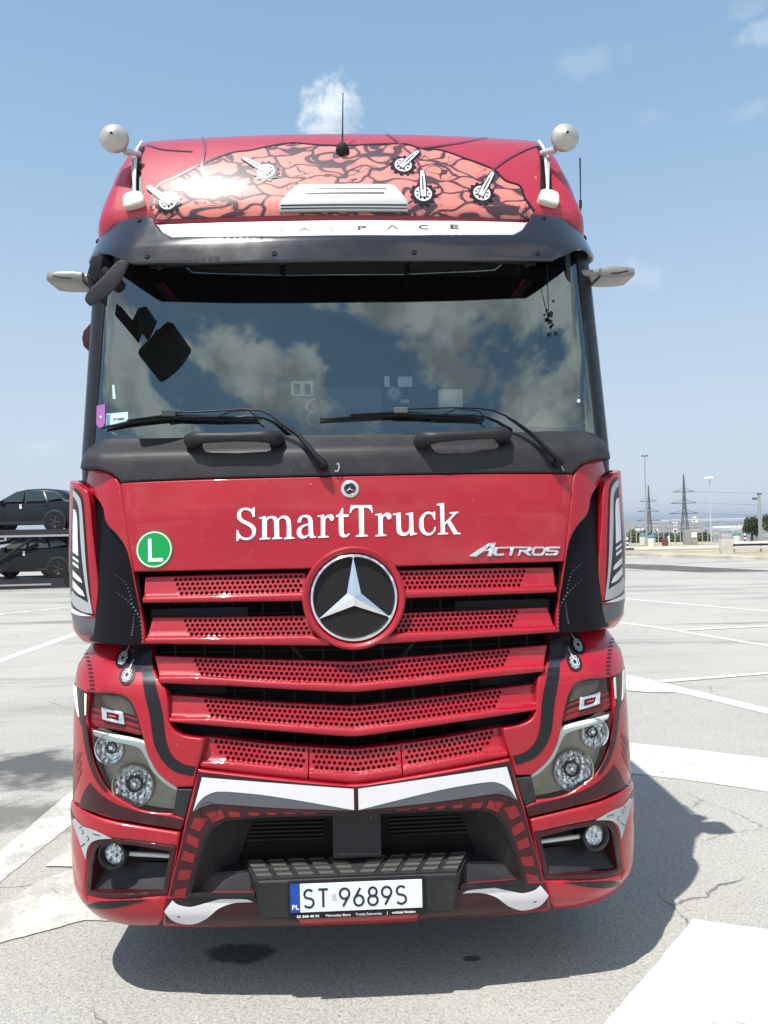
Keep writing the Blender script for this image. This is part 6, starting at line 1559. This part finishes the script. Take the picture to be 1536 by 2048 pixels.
pA = pylon(1371, 190, 12.4, -12, 3.4, 'nearer and taller electricity pylon right of the tall lamp post')
pB = pylon(1300, 230, 11.6, -15, 3.6, 'farther electricity pylon beside the tall lamp post')
for (t, dx_, nm) in ((.62, 3.2, 'lowest'), (.72, 2.9, 'middle'), (.83, 2.3, 'topmost')):
    for sg in (1,):
        a = pA[0]+Vector((sg*dx_, 0, pA[1]*t)); b = pB[0]+Vector((sg*dx_, 0, pB[1]*t)); c = a+Vector((60, -50, 2))
        q = []
        for k in range(13):
            u = k/12; q.append(a.lerp(c, u)-Vector((0, 0, 4*u*(1-u)*2.2)))
        w_o = tube('power_line', q, .035, mat('pylon_steel', (.2, .2, .2)), None, 4)
        tag(w_o, nm+' of the thin power lines sagging right from the nearer pylon', 'power line', 'power lines from the nearer pylon')
# valley buildings and greenhouses
WHT = mat('greenhouse_white', (.75, .76, .76), .6); HSE = mat('house_render', (.50, .47, .43), .8); RTILE = mat('house_roof', (.26, .20, .17), .8)
def ghouse(px0, px1, py, Y, h_, lab):
    a, b = W3(px0, py, Y), W3(px1, py, Y); L = b[0]-a[0]; c = (a+b)/2
    o = empty('greenhouse', (c[0], Y, c[2]-h_/2), lab, 'greenhouse', 'greenhouses in the valley')
    nb_ = max(4, int(L/9)); bm = bmesh.new(); w_ = L/nb_
    for i in range(nb_):
        x = -L/2+i*w_; v = [bm.verts.new(p) for p in ((x, 0, 0), (x+w_*.97, 0, 0), (x+w_*.97, 0, h_*.7), (x+w_/2, 0, h_), (x, 0, h_*.7))]; f = bm.faces.new(v); e = bmesh.ops.extrude_face_region(bm, geom=[f]); bmesh.ops.translate(bm, verts=[q for q in e['geom'] if isinstance(q, bmesh.types.BMVert)], vec=(0, 40, 0))
    bmesh.ops.recalc_face_normals(bm, faces=bm.faces); newobj('roof', bm, WHT, o)
    box('wall', (0, 20, -1.5), (L, 38, 3), HSE, o, 0)
ghouse(1382, 1520, 1039.5, 2300, 8, 'long white greenhouse row far across the valley below the skyline')
ghouse(1305, 1342, 1042, 2300, 6, 'short white greenhouse row far away, left of the nearer pylon')
ghouse(1352, 1384, 1040, 2400, 6, 'white greenhouse row far away, just behind the nearer pylon')
ghouse(1461, 1497, 1056.5, 700, 4, 'white greenhouse in the middle distance above the stone block')
ghouse(1302, 1318, 1062, 600, 3, 'small white greenhouse low in the valley behind the tall lamp post')
rnd = random.Random(12)
hp = None
for i in range(44):
    px = rnd.uniform(1246, 1540); py = rnd.uniform(1043, 1068); Y = {0: 1700, 1: 1200, 2: 800, 3: 520}[min(3, int((py-1043)/6.5))]*rnd.uniform(.85, 1.15)
    p = W3(px, py, Y)
    if hp is None:
        hp = empty('house', p, 'tiny pale house with a tiled roof among the others in the hazy valley', 'house', 'houses scattered in the valley')
        box('wall', (0, 0, 0), (9, 8, 6), HSE, hp, 0); bm = bmesh.new(); v = [bm.verts.new(q) for q in ((-5, -4.5, 3), (5, -4.5, 3), (5, 4.5, 3), (-5, 4.5, 3), (-5, 0, 5.5), (5, 0, 5.5))]
        for f in ((0, 1, 5, 4), (2, 3, 4, 5), (0, 4, 3), (1, 2, 5)): bm.faces.new([v[k] for k in f])
        newobj('roof', bm, RTILE, hp); s = Y/1400; hp.scale = (s, s, s*.8)
    else:
        c = hp.copy(); COL.objects.link(c); c.location = p; s = Y/1400*rnd.uniform(.6, 1.5); c.scale = (s*rnd.uniform(.8, 1.8), s, s*.8)
        for ch in list(hp.children): d = ch.copy(); COL.objects.link(d); d.parent = c

# ------------------------------------------------------------------ CAR TRANSPORTER (left)
CY = 28.5
cx0 = W3(0, 1100, CY)[0]
CARP = mat('dark_car_paint', (.003, .007, .010), .3, 0, .45, .2, coat_r=.02)
CARTRIM = mat('car_cladding', (.010, .010, .011), .6)
S = CY/F_PX
def car_body(parent, L=4.35, Wd=1.78):
    """crossover: nose at -x; sections across from sill to roof"""
    st = [(-2.17, .45, .62, .62), (-2.10, .34, .80, .80), (-1.85, .26, .93, .93), (-1.3, .24, 1.02, 1.02), (-.95, .24, 1.06, 1.07), (-.25, .24, 1.06, 1.50), (.15, .24, 1.06, 1.58), (.75, .24, 1.08, 1.60), (1.35, .26, 1.10, 1.53), (1.85, .30, 1.12, 1.28), (2.08, .38, 1.08, 1.14), (2.17, .50, .95, 1.0)]
    bm = bmesh.new(); rings = []
    for x, zs_, zbelt, zr in st:
        hw = Wd/2*(1-.10*(abs(x)/2.17)**4); tw = hw*(.78 if zr > zbelt+.05 else .92); r_ = []
        prof = [(hw*.92, zs_), (hw, zs_+.12), (hw*1.0, (zs_+zbelt)/2), (hw*.97, zbelt-.04), (hw*.94, zbelt), (tw+.02, zr-.06), (tw-.10, zr), (0, zr+.02)]
        for y, z in prof: r_.append((y, z))
        full_ = [(x, -y, z) for y, z in prof]+[(x, y, z) for y, z in prof[:-1][::-1]]
        rings.append([bm.verts.new(p) for p in full_])
    n = len(rings[0])
    for A, B in zip(rings, rings[1:]):
        for j in range(n-1): bm.faces.new((A[j], A[j+1], B[j+1], B[j]))
        bm.faces.new((A[n-1], A[0], B[0], B[n-1]))
    bm.faces.new(rings[0]); bm.faces.new(rings[-1]); bmesh.ops.recalc_face_normals(bm, faces=bm.faces)
    o = autosmooth(newobj('body', bm, CARP, parent), 50); return o
def make_car(loc, label, first=None):
    r = empty('crossover_car', loc, label, 'car', 'new dark cars on the transporter')
    car_body(r)
    # side glass follows the roofline
    for sgn in (-1, 1):
        def SG(name, pts, m, dy=.0): return prism(name, [Vector((x, sgn*(.905-.115*max(0, z-1.08)/.5*1.5+dy), z)) for x, z in pts], Vector((0, -sgn*.02, 0)), m, r)
        SG('window', [(-.82, 1.11), (-.22, 1.46), (.12, 1.50), (.10, 1.11)], CARGLASS); SG('window', [(.18, 1.11), (.20, 1.51), (.78, 1.51), (.95, 1.12)], CARGLASS); SG('window', [(1.02, 1.14), (.86, 1.50), (1.25, 1.44), (1.62, 1.22)], CARGLASS)
        for x in (-.1, .85): box('door_handle', (x+.1, sgn*.895, .98), (.18, .03, .03), CARTRIM, r, .008)
        box('protective_sticker', (.02, sgn*.905, .93), (.09, .008, .17), LETTER, r, .002)
        box('door_mirror', (-.70, sgn*.98, 1.10), (.16, .20, .13), CARP, r, .03)
        box('sill', (-.03, sgn*.86, .31), (1.8, .08, .12), CARTRIM, r, .02)
        for x in (-1.33, 1.27):
            arch = lathe('wheel_arch', [(.34, .0), (.42, .0), (.43, .03), (.40, .045), (.34, .045)], (x, sgn*.855, .36), (0, sgn, 0), CARTRIM, r, 32)
            wo = lathe('wheel', [(.20, .10), (.31, .10), (.335, .07), (.34, 0), (.335, -.16), (.2, -.16)], (x, sgn*.78, .34), (0, sgn, 0), RUBBER, r, 32)
            lathe('rim', [(.0, .07), (.05, .075), (.07, .05), (.19, .06), (.225, .09)], (x, sgn*.78, .34), (0, sgn, 0), mat('dark_rim', (.06, .055, .055), .35, .6), wo, 20)
            bm = bmesh.new()
            for k in range(5): a = k*2*math.pi/5; bm_box(bm, (x+.115*math.cos(a), sgn*.87, .34+.115*math.sin(a)), (.20, .03, .035), 0, None) if False else bm_tube(bm, [(x+.03*math.cos(a), sgn*.875, .34+.03*math.sin(a)), (x+.21*math.cos(a), sgn*.885, .34+.21*math.sin(a))], .016, 6)
            newobj('spokes', bm, mat('rim_spoke', (.16, .15, .15), .3, .8), wo)
        box('tail_lamp', (2.02, sgn*.62, 1.02), (.12, .42, .07), mat('tail_lamp_red', (.25, .01, .01), .2), r, .02)
    prism('windscreen', [Vector(p) for p in ((-.98, -.66, 1.10), (-.98, .66, 1.10), (-.24, .60, 1.515), (-.24, -.60, 1.515))], Vector((.02, 0, -.02)), mat('screen_reflecting', (.35, .42, .42), .08, .6), r)
    return r
xcar = cx0+S*62
trX = cx0
zdeck = (1065.5-1060)*S
def zat(py, px=70): return W3(px, py, CY)[2]
up = make_car((W3(62, 1050, CY)[0]+.0, CY, zat(1062, 100)-.0), 'dark blue-grey crossover on the upper deck of the car transporter')
lw = make_car((W3(66, 1050, CY)[0]+.02, CY, zat(1153, 100)), 'dark crossover on the lower deck of the car transporter, under the other car')
for c_ in (up, lw): c_.scale = (.93, .93, .93)
t3 = make_car((W3(150, 1050, CY)[0]+1.9, CY+.4, zat(1062, 100)), 'dark car on the upper deck, mostly hidden behind the truck deflector'); t3.scale = (.93, .93, .93)
lw2 = make_car((W3(66, 1050, CY)[0]-4.45, CY+.05, zat(1153, 100)), 'dark car on the lower deck, cut off by the left edge of the picture'); lw2.scale = (.93, .93, .93)
lw3 = make_car((W3(66, 1050, CY)[0]+.9, CY+3.4, zat(1160, 100)), 'dark car parked behind the transporter, glimpsed through its lower deck'); lw3.scale = (1, 1, 1)
TS = mat('transporter_steel', (.03, .028, .03), .5, .3); TSL = mat('transporter_rail', (.42, .42, .42), .4, .6)
tr = empty('car_transporter', (W3(60, 1180, CY)[0], CY, 0), 'dark two-deck car transporter trailer parked left of the truck', 'trailer')
tx = tr.location.x
def TL(px, py, dy=0.0): p = W3(px, py, CY+dy); return Vector((p[0]-tx, p[1]-CY, p[2]))
xl, xr = -9.0, 4.2
zu = zat(1067)
def rail(name, x0, x1, z0, z1, y, hgt, m): 
    return prism(name, [Vector((x0, y, z0)), Vector((x1, y, z1)), Vector((x1, y, z1+hgt)), Vector((x0, y, z0+hgt))], Vector((0, .08, 0)), m, tr)
for y in (-1.05, .97):
    rail('deck_rail', xl, xr, zat(1072, 70)+.0, zat(1074, 70), y, .07, TSL)
    rail('deck_beam', xl, xr, zat(1066, 70)-.02, zat(1068, 70)-.06, y+.02, .20, TS)
    rail('lower_beam', xl, xr, zat(1181), zat(1178), y, .44, TS); rail('lower_rail', xl, 1.2, zat(1169.5), zat(1167), y-.02, .06, TSL); rail('skirt_rail', xl, xr, zat(1180), zat(1173), y-.03, .03, TSL)
    for (a, b, c, d, r_) in ((-40, 1150, 62, 1078, .11), (-30, 1128, 40, 1092, .03), (-10, 1160, 40, 1100, .03)):
        tube('ramp_strut', [TL(a, b, y), TL((a+c)/2, (b+d)/2, y), TL(c, d, y)], r_, TS, tr, 6, .4)
    for x in (-8.5, -4.6, 3.2): tube('upright', [Vector((x, y, zat(1178))), Vector((x, y, zat(1072)))], .06, TS, tr, 6)
box('deck_plate', (-2.4, 0, zat(1066, 70)), (13, 1.9, .05), TS, tr, 0); box('lower_deck_plate', (-2.4, 0, zat(1158)), (13, 1.9, .06), TS, tr, 0)
for x in np.arange(-8, 4, 1.1): box('deck_crossmember', (x, 0, zat(1075)), (.14, 1.9, .16), TS, tr, .01)
for a, b in (((-30, 1090), (60, 1079)), ((60, 1080), (150, 1092))): tube('side_brace', [TL(a[0], a[1], .9), TL(b[0], b[1], .9)], .06, TS, tr, 6)
for x in (2.0, 2.95):
    for y in (-.95, .95): lathe('wheel', [(.0, .1), (.2, .1), (.33, .14), (.38, .10), (.38, -.14), (0, -.14)], (x, y, .36), (0, 1 if y > 0 else -1, 0), RUBBER, tr, 24)
for x in (-6.5,):
    for y in (-.95, .95): lathe('wheel', [(.0, .1), (.2, .1), (.33, .14), (.38, .10), (.38, -.14), (0, -.14)], (x, y, .36), (0, 1 if y > 0 else -1, 0), RUBBER, tr, 24)
# ------------------------------------------------------------------ haze
HZ = True
if HZ:
    bm = bmesh.new(); bmesh.ops.create_cube(bm, size=1.0)
    bmesh.ops.scale(bm, vec=(44000, 26000, 66+22), verts=bm.verts); bmesh.ops.translate(bm, verts=bm.verts, vec=(0, 26000/2-300, (22-66)/2-0.0), )
    hm = bpy.data.materials.new('haze_air'); hm.use_nodes = True; t = NT(hm.node_tree)
    v = t.n('ShaderNodeVolumePrincipled', {'Color': (.80, .88, 1.0, 1), 'Density': .00042, 'Anisotropy': .3}); o_ = t.n('ShaderNodeOutputMaterial'); t.nt.links.new(v.outputs[0], o_.inputs['Volume'])
    hz = newobj('haze', bm, hm); hz['kind'] = 'stuff'
